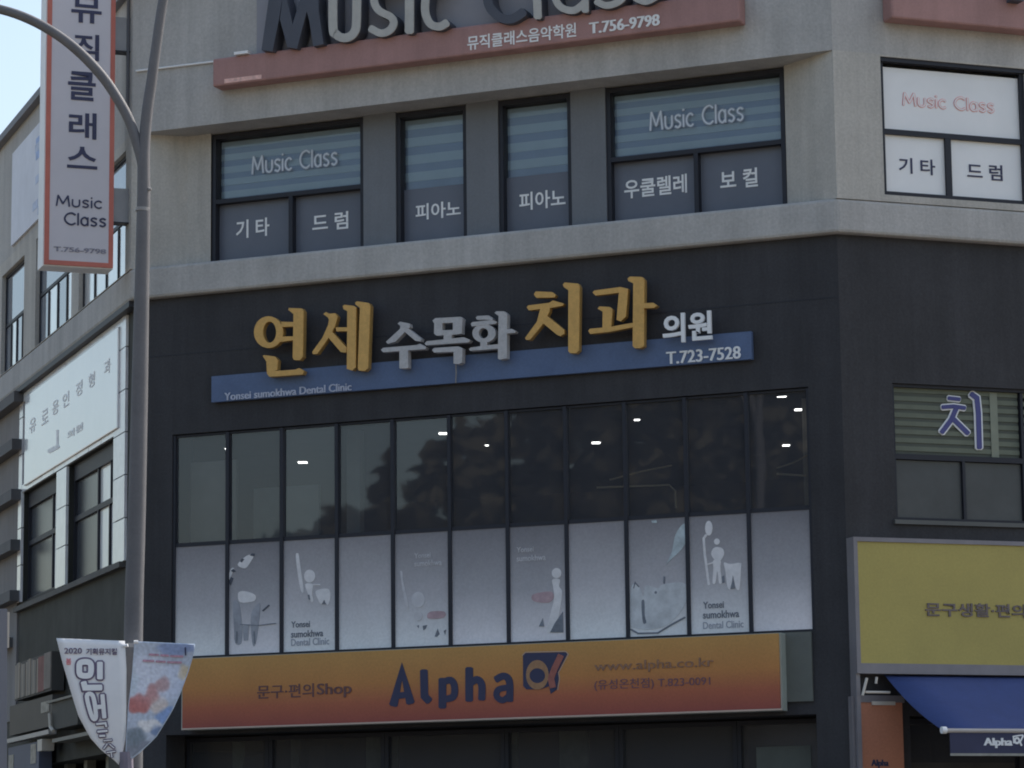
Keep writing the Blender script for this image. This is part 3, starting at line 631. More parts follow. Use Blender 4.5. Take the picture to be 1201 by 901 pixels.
# right wall strip
t = root('roof_sign', 'faded red strip sign on the right hand wall, above the white film windows', 'sign', R, 2, 9.63, .1)
build('board', MB().box(R, .50, 6.6, 9.625, 9.93, .105, .30), RED, t, bevel=.02)
build('backing_board', MB().box(R, 1.2, 6.2, 9.93, 11.2, .11, .16), MATS['grey_backing'], t)
for k, (ch, a, b) in enumerate((('M', 1.75, 2.55), ('U', 2.65, 3.15), ('S', 3.25, 3.7), ('I', 3.85, 3.95), ('C', 4.1, 4.6))):
    vs, fs = glyphs(ch, 0); m = MB().add([R.pt(a + (b - a) * x, 9.88 + .95 * y, .42 if zf else .17) for x, y, zf in vs], fs)
    build('letter', m, NAVYL if k == 0 else LIGHTL, t)

# blue strip with the clinic's gold and silver letters
t = root('clinic_sign', 'blue strip sign with large gold and silver Korean letters over the black clinic wall', 'sign', F, -.4, 6.4, 0)
build('board', MB().box(F, -3.316, 2.500, 6.395, 6.665, .005, .06), BLUE, t)
S = Surf(F, .062)
build('lettering', text(S, 'Yonsei sumokhwa Dental Clinic', (263.5, 461), (412, 458), .0605, .066, off=.004, embolden=.003), PALE, t)
build('phone_number', text(S, 'T.723-7528', (781.7, 413), (868.6, 420.6), .0605, .068, off=.004, embolden=.004), WHITE, t)
SG2 = Surf(F, .16)
build('lettering', text(SG2, '의원', (776.5, 369), (835, 398.5), .13, .16, off=.026), mat('bright_white_letter', (200, 203, 212), .5, .04), t)
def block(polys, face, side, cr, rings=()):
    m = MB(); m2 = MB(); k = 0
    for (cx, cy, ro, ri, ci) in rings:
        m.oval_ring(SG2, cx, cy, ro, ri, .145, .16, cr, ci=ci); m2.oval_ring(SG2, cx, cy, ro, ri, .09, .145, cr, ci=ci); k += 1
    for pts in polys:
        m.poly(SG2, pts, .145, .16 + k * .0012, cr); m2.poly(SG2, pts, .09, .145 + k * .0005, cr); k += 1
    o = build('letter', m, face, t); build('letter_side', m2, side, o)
c5, c6, c7 = (285, 320, 6.435), (435, 340, 6.321), (605, 310, 6.672)
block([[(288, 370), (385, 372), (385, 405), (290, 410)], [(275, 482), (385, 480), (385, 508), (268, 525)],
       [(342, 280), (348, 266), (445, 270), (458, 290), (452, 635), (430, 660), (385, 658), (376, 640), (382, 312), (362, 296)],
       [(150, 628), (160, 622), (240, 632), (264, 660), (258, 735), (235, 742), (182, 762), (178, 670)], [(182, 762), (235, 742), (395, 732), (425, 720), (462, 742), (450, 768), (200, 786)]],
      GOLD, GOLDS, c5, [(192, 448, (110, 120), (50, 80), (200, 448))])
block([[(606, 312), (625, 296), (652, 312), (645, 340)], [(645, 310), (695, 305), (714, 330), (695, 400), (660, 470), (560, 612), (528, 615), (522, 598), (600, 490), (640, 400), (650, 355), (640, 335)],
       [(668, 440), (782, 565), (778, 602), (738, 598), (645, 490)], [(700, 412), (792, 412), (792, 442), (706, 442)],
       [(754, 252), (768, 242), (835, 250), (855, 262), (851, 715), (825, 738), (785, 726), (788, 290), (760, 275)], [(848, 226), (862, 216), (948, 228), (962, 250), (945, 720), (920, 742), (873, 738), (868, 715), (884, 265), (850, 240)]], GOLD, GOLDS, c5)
block([[(198, 250), (215, 236), (285, 250), (290, 275), (180, 385), (122, 400), (112, 385), (215, 290), (218, 268)], [(243, 305), (275, 285), (375, 362), (370, 382), (330, 378)],
       [(75, 445), (92, 430), (335, 410), (365, 400), (410, 425), (405, 440), (90, 463)], [(212, 440), (275, 438), (278, 575), (268, 583), (212, 583)]], SILVER, SILVER, c6)
block([[(456, 228), (478, 210), (665, 200), (681, 215), (678, 240), (470, 250)], [(470, 245), (530, 243), (530, 305), (520, 340), (482, 338), (468, 322)], [(608, 238), (678, 235), (674, 325), (608, 330)], [(525, 300), (612, 298), (650, 330), (500, 340)],
       [(540, 332), (600, 332), (598, 378), (540, 382)], [(400, 398), (416, 382), (690, 352), (737, 372), (725, 390), (410, 412)], [(455, 448), (470, 432), (650, 420), (682, 435), (676, 458), (470, 466)], [(615, 440), (680, 436), (678, 540), (652, 552), (615, 548)]], SILVER, SILVER, c6)
block([[(778, 205), (790, 194), (872, 190), (906, 215), (895, 223), (785, 221)], [(741, 252), (752, 240), (900, 222), (937, 238), (925, 252), (748, 272)], [(812, 380), (862, 380), (862, 425), (812, 428)],
       [(728, 440), (742, 428), (948, 402), (948, 436), (737, 453)], [(918, 172), (932, 160), (988, 160), (1012, 182), (1008, 508), (955, 519), (943, 510), (948, 195)], [(1005, 296), (1045, 290), (1076, 308), (1068, 319), (1005, 326)]],
      SILVER, SILVER, c6, [(838, 322, (86, 70), (36, 38), (834, 322))])
block([[(140, 235), (156, 212), (285, 218), (312, 242), (300, 260), (160, 262)], [(85, 338), (97, 322), (260, 302), (290, 283), (377, 308), (365, 325), (255, 345), (102, 361)],
       [(195, 335), (270, 330), (262, 372), (215, 465), (112, 590), (82, 592), (72, 578), (165, 450)], [(240, 400), (378, 512), (380, 545), (347, 563), (322, 552), (205, 455)],
       [(368, 160), (384, 143), (488, 152), (500, 178), (494, 675), (470, 698), (425, 696), (411, 680), (412, 205), (378, 180)]], GOLD, GOLDS, c7)
block([[(600, 220), (615, 205), (820, 178), (878, 192), (872, 215), (622, 245)], [(808, 200), (878, 192), (860, 410), (820, 447), (788, 435)], [(640, 348), (655, 330), (735, 335), (757, 352), (745, 500), (678, 500), (680, 372)],
       [(567, 522), (580, 505), (740, 490), (920, 458), (920, 492), (730, 530), (582, 545)], [(875, 112), (895, 97), (988, 100), (1006, 122), (1003, 640), (975, 657), (930, 657), (915, 640), (920, 150), (882, 132)], [(998, 305), (1075, 302), (1107, 325), (1080, 342), (998, 345)]], GOLD, GOLDS, c7)
S = Surf(F, .1)
build('hanging_wire', MB().tube([S.at(534.5, 424, .1), S.at(535, 437, .1), S.at(533.5, 449, .08)], .007, 6), PLATE, t)

# orange shop sign
ORG = mat('orange_gradient_print', (120, 92, 56), .5, .06, 2, grad=[(0, (96, 48, 44)), (.28, (112, 64, 46)), (.55, (122, 86, 48)), (1, (124, 98, 56))], fine=.07)
t = root('shop_sign', 'long orange to red lightbox sign of a stationery shop below the frosted clinic windows', 'sign', F, -.4, 3.06, .2)
build('box', MB().box(F, -3.58, 2.75, 3.055, 3.775, .03, .175), mat('pale_green_metal', (108, 118, 118), .5, .1), t)
build('face', MB().box(F, -3.555, 2.735, 3.072, 3.768, .175, .20), ORG, t)
build('bottom_trim', MB().box(F, -3.56, 2.75, 3.056, 3.072, .176, .204), mat('pale_trim', (124, 116, 112), .5, .1), t)
S = Surf(F, .205); cA = (190, 600, 2.9925); cB = (570, 580, 2.8075); g0, g1 = .2005, .206
def letter(strokes, m, cr, nm='letter'):
    mb = MB()
    for k, (p, wd) in enumerate(strokes): mb.stroke(S, p, wd, g0, g1 + k * .001, cr, cap=.3, sm=len(p) > 3)
    return build(nm, mb, m, t)
letter([([(812, 680), (842, 560), (872, 672)], 30), ([(822, 648), (864, 642)], 22)], NAVY, cA)
letter([([(919, 558), (921, 648), (938, 666)], 27)], NAVY, cA)
letter([([(984, 588), (984, 688)], 27), ([(984, 600), (1012, 592), (1026, 612), (1022, 650), (984, 660)], 24)], NAVY, cA)
letter([([(1078, 550), (1078, 664)], 27), ([(1080, 604), (1105, 590), (1122, 608), (1122, 660)], 25)], NAVY, cA)
letter([([(32, 610), (58, 598), (77, 616), (78, 680)], 23), ([(78, 635), (42, 642), (35, 664), (54, 678), (78, 662)], 20)], NAVY, cB)
cl = (590, 750, 10.92)
lg = build('logo', MB().poly(S, [(255, 210), (290, 175), (800, 163), (822, 190), (700, 420), (712, 500), (688, 640), (612, 698), (588, 600), (480, 640), (300, 640), (258, 600)], g0, g1, cl), NAVY, t)
build('logo_outline', MB().stroke(S, [(245, 205), (285, 165), (800, 153), (834, 190), (710, 425), (722, 505), (698, 648)], 8, g0, g1 - .002, cl), mat('pale_trim', (0, 0, 0)), lg)
m = MB().oval_ring(S, 440, 455, (145, 190), (100, 95), g0, g1 + .002, cl, ci=(440, 465)); build('logo_ring', m, mat('logo_orange', (104, 82, 62), .5, .15, 20), lg)
build('logo_leg', MB().stroke(S, [(745, 200), (660, 380), (615, 500), (640, 620)], 80, g0, g1 + .004, cl, cap=0), mat('logo_rust', (100, 62, 58), .5, .15, 20), lg)
BR = mat('brown_print', (66, 48, 52), .6, .2, 30)
build('lettering', text(S, '문구·편의', (301.5, 804), (368, 817.5), g0, g1, off=.008), BR, t)
build('lettering', text(S, 'Shop', (372, 802), (412, 817.5), g0, g1, off=0, embolden=.004), BR, t)
build('lettering', text(S, 'www.alpha.co.kr', (697, 776.5), (837, 785), g0, g1, off=0, embolden=.002), mat('faint_brown_print', (94, 74, 62), .6, .3, 40), t)
build('lettering', text(S, '(유성온천점) T.823-0091', (697, 797.5), (833, 806), g0, g1, off=0), mat('faint_navy_print', (72, 54, 66), .6, .3, 40), t)

# yellow sign box on the right wall
t = root('shop_sign', 'yellow boxed shop sign in a grey metal frame over the blue awning', 'sign', R, 2, 3.37, .2)
FRG = mat('grey_metal_frame', (82, 84, 92), .5, .1, 4, metal=.2)
ye = 6.0
build('frame', MB().ring(R, -.0, ye, 3.375, 4.64, .04, .0, .15).box(R, -.0, .04, .13, 3.375, .0, .12), FRG, t)
build('frame_lip', MB().box(R, .04, ye - .04, 3.415, 3.47, .1, .146), FRG, t)
build('face', MB().box(R, .04, ye - .04, 3.43, 4.60, .05, .135), mat('yellow_sign_face', (112, 107, 60), .5, .07, 1.2, fine=.05), t)
S = Surf(R, .14)
build('lettering', text(S, '문구생활·편의', (1085, 706.5), (1203, 725), .136, .146, off=.02), mat('grey_brown_print', (70, 66, 68), .6, .25, 25), t)
# things under the box
br = MB().tube([R.pt(.07, 3.33, .2), R.pt(.02, 3.17, .2)], .013, 6).tube([R.pt(.17, 3.34, .2), R.pt(.16, 3.28, .2)], .012, 6).tube([R.pt(.05, 3.2, .2), R.pt(.3, 3.2, .2)], .012, 6)
build('bracket', br, mat('pale_steel', (130, 132, 132), .5, .1), t)
# orange panel under it
t = root('upright_sign', 'narrow orange upright panel under the left end of the yellow sign', 'sign', R, .25, .5, .05)
build('panel', MB().box(R, -.002, .50, .5, 3.115, .01, .05), mat('orange_panel_paint', (122, 84, 68), .6, .08, 2, fine=.06), t)
build('trim', MB().box(R, -.03, -.002, .5, 3.17, .0, .07).box(R, -.002, .52, 3.115, 3.18, .0, .06), FRG, t)
build('label_plate', MB().box(R, .18, .42, 3.09, 3.125, .05, .07), mat('pale_steel', (0, 0, 0)), t)
build('lettering', text(Surf(R, .052), 'Alpha', (1022, 891), (1042, 901), .0505, .055, off=0, embolden=.004), NAVY, t)
# blue awning
AW = mat('blue_awning_cloth', (34, 48, 88), .8, .10, 1.5, streak=.08, fine=.05)
t = root('awning', 'blue sloping shop awning with a white front bar below the yellow sign', 'awning', R, 2, 2.6, .3)
wO = 1.22; zc = R.uz(1108, 857, wO)[1]; uA = .30; uE = 5.8; n = 14; vs = []; fs = []
for i in range(n + 1):
    for j in range(9):
        f = j / 8; uu = uA + (uE - uA) * i / n; vs.append(R.pt(uu, 3.37 + (zc - 3.37) * f - .045 * sin(pi * f) * (.6 + .4 * cos(i * 1.9)), .1 + (wO - .1) * f))
for i in range(n):
    for j in range(8): fs.append((i * 9 + j, i * 9 + j + 1, (i + 1) * 9 + j + 1, (i + 1) * 9 + j))
o = build('canopy', MB().add(vs, fs), AW, t, smooth=True); md = o.modifiers.new('thickness', 'SOLIDIFY'); md.thickness = .006
build('front_bar', MB().tube([R.pt(uA + .01, zc, wO), R.pt(uE, zc, wO)], .02, 10), mat('white_bar', (112, 114, 118), .4, .08), t)
build('end_cap', MB().tube([R.pt(uA - .02, zc + .004, wO), R.pt(uA + .025, zc + .004, wO)], .032, 12), mat('white_metal', (0, 0, 0)), t)
build('valance', MB().box(R, uA + .06, uE, zc - .20, zc - .018, wO - .004, wO + .004), mat('dark_blue_valance', (34, 38, 60), .8, .12, 4), t)
build('valance_hem', MB().box(R, uA + .06, uE, zc - .222, zc - .20, wO - .006, wO + .006), mat('grey_hem', (92, 96, 96), .7, .2, 10), t)
S = Surf(R, wO + .006)
build('lettering', text(S, 'Alpha', (1154, 865.5), (1187, 877.5), wO + .0045, wO + .008, off=0, embolden=.006), WHITE, t)
c = (1060, 820, 8.518)
m = MB().stroke(S, [(1090, 375), (1145, 365), (1190, 360)], 14, wO + .0045, wO + .008, c).stroke(S, [(1095, 375), (1100, 440)], 14, wO + .0045, wO + .009, c).oval_ring(S, 1130, 415, (30, 36), (13, 15), wO + .0045, wO + .010, c).stroke(S, [(1192, 365), (1160, 430), (1175, 465)], 16, wO + .0045, wO + .011, c)
build('logo', m, WHITE, t)
for uu in (1.5, 2.9, 5.4): build('arm', MB().tube([R.pt(uu, 3.05, .05), R.pt(uu + .02, zc + .02, wO - .06)], .018, 6), FRAME, t)
# shopfront behind awning
build('shop_back_wall', MB().box(R, .3, 9, 0, 3.3, -3.2, -3), ROOM, B)
for a, b in ((.62, 1.9), (1.95, 3.3), (3.35, 5.5)):
    wdw = build('shop_window', window_frame(R, a, b, .13, 2.98, .05, -.3, -.2), FRAME, B)
    build('pane', MB().add([R.pt(a + .05, .18, -.25), R.pt(b - .05, .18, -.25), R.pt(b - .05, 2.93, -.25), R.pt(a + .05, 2.93, -.25)], [(0, 1, 2, 3)]), SG, wdw)
build('shop_shelf', MB().box(R, 1.0, 2.6, .2, 2.6, -1.2, -.9), mat('dull_shelf', (92, 90, 80), .8, .3, 3), B)

# blade sign on the left corner --------------------------------------------
q = L.pt(-.55, 0, .0)
BS = Facade((0, 0), (sin(radians(70.2)), cos(radians(70.2))), (cos(radians(70.2)), -sin(radians(70.2))))
# plane of the blade through the left wall, square to it
base = L.pt(-.13, 0, .1); BS.o = Vector((base.x, base.y))
uu1, zb = BS.uz(132.6, 315.7, .13); uu0, _ = BS.uz(50.5, 311.5, .13)
t = root('blade_sign', 'tall white projecting sign with a red border and vertical Korean lettering at the left corner', 'sign', BS, (uu0 + uu1) / 2, zb, 0)
ztop = 12.0; bt = .075
WB_ = mat('white_sign_face', (130, 134, 146), .45, .05, 1.2); 
build('box', MB().box(BS, uu0, uu1, zb, ztop, -.17, .11), mat('white_sign_side', (176, 184, 196), .5, .05), t)
build('border', MB().ring(BS, uu0 + .012, uu1, zb + .012, ztop, .048, .11, .13), mat('brick_red_border', (122, 72, 66), .6, .1, 4), t)
build('face', MB().box(BS, uu0 + .06, uu1 - .048, zb + .06, ztop - .05, .11, .122), WB_, t)
S = Surf(BS, .126)
for ch, tl, br in (('뮤', (84, -6), (119, 28.5)), ('직', (87, 39), (116, 72)), ('클', (80, 83), (112, 119)), ('래', (81, 131), (113, 164)), ('스', (79, 171), (114, 199))):
    build('letter', text(S, ch, tl, br, .1225, .130, off=.018), NAVY, t)
build('lettering', mono(S, 'Music', (66.5, 229), (118.5, 244.5), .1225, .130, .15), NAVY, t)
build('lettering', mono(S, 'Class', (76, 249.5), (123.5, 266), .1225, .130, .15), NAVY, t)
build('phone_number', text(S, 'T.756-9798', (63.5, 289), (124, 298), .1225, .128, off=0, embolden=.004), mat('faded_navy_print', (88, 92, 108), .6, .2, 20), t)
for (x0, y0, x1, y1) in ((140, 22, 161, 63), (132, 222, 156, 263)):
    a, z1 = BS.uz(x0, y0, 0); b, z0 = BS.uz(x1, y1, 0)
    build('bracket', MB().box(BS, uu1 - .02, b + .02, z0, z1, -.06, .06), mat('grey_bracket', (92, 98, 106), .6, .12, 4), t)
    build('bracket_edge', MB().box(BS, uu1, b + .015, z0 - .012, z0, -.07, .07), FRAME, t)
S = Surf(BS, 0)
o = build('hanging_cable', MB().tube([S.at(158, 64, -.02), S.at(161, 85, -.02), S.at(158, 104, -.03), S.at(152, 114, -.03), S.at(150, 125, -.03)], .009, 6), FRAME, t)
o = build('corner_edge_line', MB().tube([L.pt(-.07, 9.5, .125), L.pt(-.07, 10.86, .125)], .018, 8), mat('dark_corner_line', (58, 62, 70), .6, .1)); tag(o, 'thin dark line running up the edge of the concrete corner beside the projecting sign', 'pipe')  # thin dark tube drawing the line along the corner edge

# white panel sign on the left wall ------------------------------------------
t = root('wall_sign', 'pale blue white panel sign with faint lettering between the marble tiles of the left wall', 'sign', L, -3, 6.35, .03)
build('panel', MB().box(L, -5.70, -.74, 6.30, 7.40, .03, .052), mat('pale_sign_panel', (172, 179, 192), .16, .05, .8, coat=.7), t, bevel=.02)
S = Surf(L, .055)
FAINT = mat('faint_print', (156, 164, 180), .6, .25, 20)
cw = (0, 300, 3.0038)
for ch, (cx, cy) in zip('유로용인정형외과', ((115, 598), (158, 568), (195, 535), (232, 508), (278, 470), (322, 440), (352, 415), (378, 392))):
    if cx == 352: continue
    X, Y = cx / 3.0038, 300 + cy / 3.0038
    build('letter', text(S, ch, (X - 3.6, Y - 6), (X + 3.6, Y + 5.5), .0525, .056, off=.01), FAINT, t)
build('logo', MB().stroke(S, [(202, 615), (202, 665)], 7, .0525, .056, cw).stroke(S, [(172, 690), (205, 672)], 14, .0525, .057, cw), FAINT, t)
build('lettering', text(S, '의원', (79, 507), (97, 504), .0525, .056, off=.02), FAINT, t)
t = root('wall_banner', 'washed out pale banner high on the left wall just under the roof', 'banner', L, -4.5, 9.4, .1)
build('cloth', MB().box(L, -6.35, -3.1, 9.40, 10.585, .103, .13), mat('washed_banner_cloth', (142, 152, 168), .7, .10, 1.2), t)
wb = MB()
for k, (a, z) in enumerate(((-4.9, 10.35), (-4.55, 10.1), (-4.85, 9.95), (-4.6, 9.8), (-5.0, 9.65), (-4.7, 9.55))): wb.box(L, a, a + .3, z - .1, z, .131, .134)
build('faded_mark', wb, mat('faded_blue_mark', (122, 136, 160), .7, .25, 6), t)
build('faded_mark', MB().box(L, -4.85, -4.4, 10.15, 10.42, .131, .133), mat('blue_mark', (104, 124, 160), .7, .3, 8), t)

# small signs on the lower left wall ------------------------------------------
S = Surf(L, .2)
def Lrect(x0, y0, x1, y1, w=.2):
    a, z1 = L.uz(x0, y0, w); b, z0 = L.uz(x1, y1, w); return min(a, b), max(a, b), min(z0, z1), max(z0, z1)
a, b, z0, z1 = -5.5, -3.39, 3.69, 4.13
t = root('shop_banner', 'small striped cream and red banner on the dark lower left wall', 'banner', L, -4.4, z0, .1)
build('backing', MB().box(L, a, b, z0, z1, .02, .16), mat('dull_box', (44, 45, 46), .7, .1), t)
k = 0; uu = a + .02; cc = (mat('cream_stripe', (100, 97, 92), .8, .1), mat('grey_stripe', (86, 86, 84), .8, .1))
while uu < a + 1.35:
    build('stripe', MB().box(L, uu, uu + .1, z0 + .02, z1 - .02 + .02 * sin(k), .16, .165 + .004 * (k % 3)), cc[k % 2], t); uu += .105; k += 1
build('red_patch', MB().box(L, uu, uu + .33, z0 + .02, z1 - .02, .16, .17), mat('dull_red_patch', (86, 62, 60), .8, .2, 5), t)
build('grey_patch', MB().box(L, uu + .34, b - .02, z0 + .03, z1, .16, .172), mat('grey_patch', (84, 82, 80), .8, .2, 5), t)
t = root('fascia_sign', 'dark brown fascia board with a worn white mark under the striped banner', 'sign', L, -4.4, 3.2, .1)
build('board', MB().box(L, -5.6, -3.15, 3.28, 3.63, .02, .2), mat('dark_brown_board', (40, 39, 39), .6, .15), t)
build('white_mark', MB().box(L, -3.75, -3.3, 3.45, 3.57, .201, .206), mat('worn_white_mark', (104, 104, 100), .7, .4, 12), t)
build('light_strip', MB().box(L, -5.75, -3.15, 3.19, 3.24, .15, .24), mat('pale_strip', (112, 114, 116), .5, .1), t)
t = root('fascia_sign', 'small blue and white sign hanging below the dark brown fascia', 'sign', L, -4.4, 2.85, .1)
build('board', MB().box(L, -5.65, -3.85, 2.82, 3.14, .05, .2), mat('slate_blue_board', (50, 57, 74), .6, .1), t)
build('white_mark', MB().box(L, -5.6, -5.3, 2.86, 3.05, .201, .206).box(L, -4.3, -4.0, 2.9, 3.12, .201, .206), mat('worn_white_mark', (0, 0, 0)), t)
build('lamp_box', MB().box(L, -3.75, -3.5, 3.02, 3.15, .1, .24), mat('pale_lamp_box', (128, 128, 124), .6, .1), t)
t = root('air_conditioner', 'dusty outdoor unit with pale pipes on the dark wall left of the pennants', 'air conditioner', L, -2.6, 3.1, .1)
build('casing', MB().box(L, -2.9, -1.6, 3.22, 3.52, .02, .25), mat('dark_casing', (38, 40, 40), .7, .2), t)
build('top_rail', MB().box(L, -3.1, -1.3, 3.52, 3.545, .02, .28), mat('dull_rail', (80, 82, 80), .6, .1), t)
build('pipe', MB().tube([L.pt(-2.9, 3.4, .28), L.pt(-2.85, 3.25, .28), L.pt(-2.7, 3.2, .28)], .02, 8), mat('pale_lamp_box', (0, 0, 0)), t)
build('lower_rail', MB().box(L, -2.9, -.6, 3.08, 3.12, .02, .25), mat('dull_rail', (0, 0, 0)), t)

# ------------------------------------------------------------------ street lamp, pennants, post
PD = 22.0; SP = Depth(PD)
STEEL = mat('grey_painted_steel', (66, 70, 77), .65, .07, 5, streak=.1, spec=.3, fine=.05)
t = root('street_lamp', 'tall grey street lamp whose pole forks into two curved arms at the left', 'street lamp', pos=SP.at(155, 1270, 0))
pole = [(152.5, 1272, 11.5), (156, 901, 11.4), (156.5, 740, 11.2), (160.5, 600, 10.6), (164, 450, 9.8), (167, 310, 8.6), (168.5, 230, 8.0), (168.6, 186, 7.4), (170.3, 155, 6.9), (173, 128, 6.8), (177.8, 95, 6.5), (182.5, 60, 6.2), (191, 2, 6), (202, -50, 5.8), (222, -110, 5.5), (255, -160, 5), (300, -190, 5)]
pole = spline(pole, n=4)
build('pole', MB().tube([SP.at(x, y, 0) for x, y, r in pole], [r / FPX * PD for x, y, r in pole], 20), STEEL, t, smooth=True)
arm2 = spline([(168.6, 215, 5.2), (166.2, 190, 6.0), (160.5, 168, 6.2), (151, 140, 6.2), (138, 116, 6.2), (121, 91, 6.2), (96, 64, 6.2), (68, 41.5, 6), (35, 23, 6), (0, 11, 5.8), (-50, 2, 5.6), (-110, 0, 5.4), (-150, 4, 5)], n=4)
build('arm', MB().tube([SP.at(x, y, 0) for x, y, r in arm2], [r / FPX * PD for x, y, r in arm2], 14), STEEL, t, smooth=True)
for (x, y, sx) in ((320, -192, 1), (-170, 6, -1)):
    build('lamp_head', MB().tube([SP.at(x - 25 * sx, y, 0), SP.at(x, y + 3, 0), SP.at(x + 60 * sx, y + 10, 0), SP.at(x + 75 * sx, y + 12, 0)], [.05, .12, .13, .04], 12), STEEL, t, smooth=True)
build('base_plate', MB().tube([SP.at(152.5, 1250, 0), SP.at(152.4, 1274, 0)], .17, 16), PLATE, t)
build('band', MB().tube([SP.at(167.4, 248, 0), SP.at(167.6, 244, 0)], .0555, 20), PLATE, t)
build('band', MB().tube([SP.at(156.3, 760, 0), SP.at(156.4, 755, 0)], .0745, 20), PLATE, t)
build('bolt', MB().tube([SP.at(174, 222, .03), SP.at(177.5, 222, .03)], .012, 6), PLATE, t)

bulgeL = lambda x, y: .03 * sin((x - 60) / 28.) + .02 * sin(y / 35.)
bulgeR = lambda x, y: .035 * sin((x - 150) / 24.) + .02 * sin(y / 30. + 1)
def pennant(name, label, le, ri, S, m, knobs):
    t = root(name, label, 'banner', pos=S.at(150, 895, 0), group='pair of pointed banners hung on the lamp pole')
    n = 14
    def lerp(P, y):
        for (x0, y0), (x1, y1) in zip(P, P[1:]):
            if y0 <= y <= y1: return x0 + (x1 - x0) * (y - y0) / (y1 - y0)
        return P[-1][0] if y > P[-1][1] else P[0][0]
    vs = []; fs = []; NR = 22; yt, yb = le[0][1], le[-1][1]
    for w in (0, -.006):
        for i in range(NR + 1):
            f = i / NR
            for j in range(9):
                g = j / 8; yl = le[0][1] + (le[-1][1] - le[0][1]) * f; yr = ri[0][1] + (ri[-1][1] - ri[0][1]) * f
                x = lerp(le, yl) * (1 - g) + lerp(ri, yr) * g; vs.append(S.at(x, yl * (1 - g) + yr * g, w))
    N1 = (NR + 1) * 9
    for b in (0, N1):
        for i in range(NR):
            for j in range(8): a = b + i * 9 + j; fs.append((a, a + 1, a + 10, a + 9))
    for i in range(NR):
        for j in (0, 8): a = i * 9 + j; fs.append((a, a + 9, a + 9 + N1, a + N1))
    for j in range(8):
        for i in (0, NR): a = i * 9 + j; fs.append((a, a + 1, a + 1 + N1, a + N1))
    build('cloth', MB().add(vs, fs), m, t, smooth=True)
    build('tie', MB().tube([S.at(*knobs[0], .0), S.at(*knobs[1], .0)], .012, 8), mat('white_metal', (0, 0, 0)), t)
    return t
cb = (50, 740, 5.595)
def cv(P): return [(cb[0] + x / cb[2], cb[1] + y / cb[2]) for x, y in P]
SL, SR = Depth(PD - .17, bulgeL), Depth(PD - .17, bulgeR)
t = pennant('pennant', 'left white banner of the pair on the pole, printed with outlined Korean letters and 2020', cv([(90, 48), (130, 210), (185, 400), (235, 560), (310, 700), (390, 790), (470, 850)]), cv([(540, 66), (550, 250), (549, 500), (545, 700), (525, 800), (500, 880)]), SL, mat('white_banner_cloth', (158, 160, 178), .8, .05, 3), [(145, 758), (150, 757)])
PUR = mat('dark_purple_print', (66, 62, 84), .7, .1); WF = mat('banner_fill_white', (160, 162, 180), .8, .04)
build('lettering', text(SL, '2020', cv([(142, 112)])[0], cv([(258, 150)])[0], .004, .008, off=.015), PUR, t)
build('lettering', text(SL, '기획뮤지컬', cv([(285, 114)])[0], cv([(488, 158)])[0], .004, .008, off=.02), PUR, t)
build('lettering', text(SL, '봄', cv([(153, 180)])[0], cv([(188, 222)])[0], .004, .008, off=.02), mat('red_print', (140, 84, 96), .7), t)
def outl(name, S, strokes, par, dk, wt, wd, wi):
    a = MB(); b = MB()
    for k, (pts, cl) in enumerate(strokes):
        a.stroke(S, pts, wd, .003, .007 + k * .0006, cb, closed=cl, sm=cl); b.stroke(S, pts, wi, .008, .0125 + k * .0006, cb, closed=cl, cap=.2, sm=cl)
    o = build(name, a, dk, par); build('letter_fill', b, wt, o)
outl('letter', SL, [([(245, 212), (280, 203), (312, 212), (318, 250), (310, 288), (278, 295), (246, 286), (240, 250)], True), ([(376, 206), (376, 315)], False), ([(268, 335), (278, 373), (388, 372)], False)], t, PUR, WF, 60, 38)
outl('letter', SL, [([(290, 430), (330, 428), (350, 560), (325, 565)], True), ([(392, 418), (405, 572)], False), ([(358, 500), (385, 498)], False)], t, PUR, WF, 50, 28)
outl('letter', SL, [([(352, 612), (412, 606), (418, 630)], False), ([(360, 662), (425, 656)], False), ([(372, 690), (410, 688)], False)], t, PUR, WF, 30, 14)
outl('letter', SL, [([(400, 722), (455, 716)], False), ([(425, 740), (400, 775)], False), ([(440, 745), (470, 770)], False), ([(420, 800), (478, 790)], False), ([(450, 800), (455, 830)], False)], t, PUR, WF, 22, 8)
t = pennant('pennant', 'right pale blue painted banner of the pair on the pole, with soft coral patches', cv([(602, 68), (585, 300), (560, 500), (548, 700), (542, 860)]), cv([(1000, 86), (998, 130), (960, 260), (905, 410), (850, 530), (745, 700), (640, 800), (550, 870)]), SR, mat('pale_blue_banner_cloth', (122, 138, 160), .8, .22, 6), [(157, 753), (162, 753)])
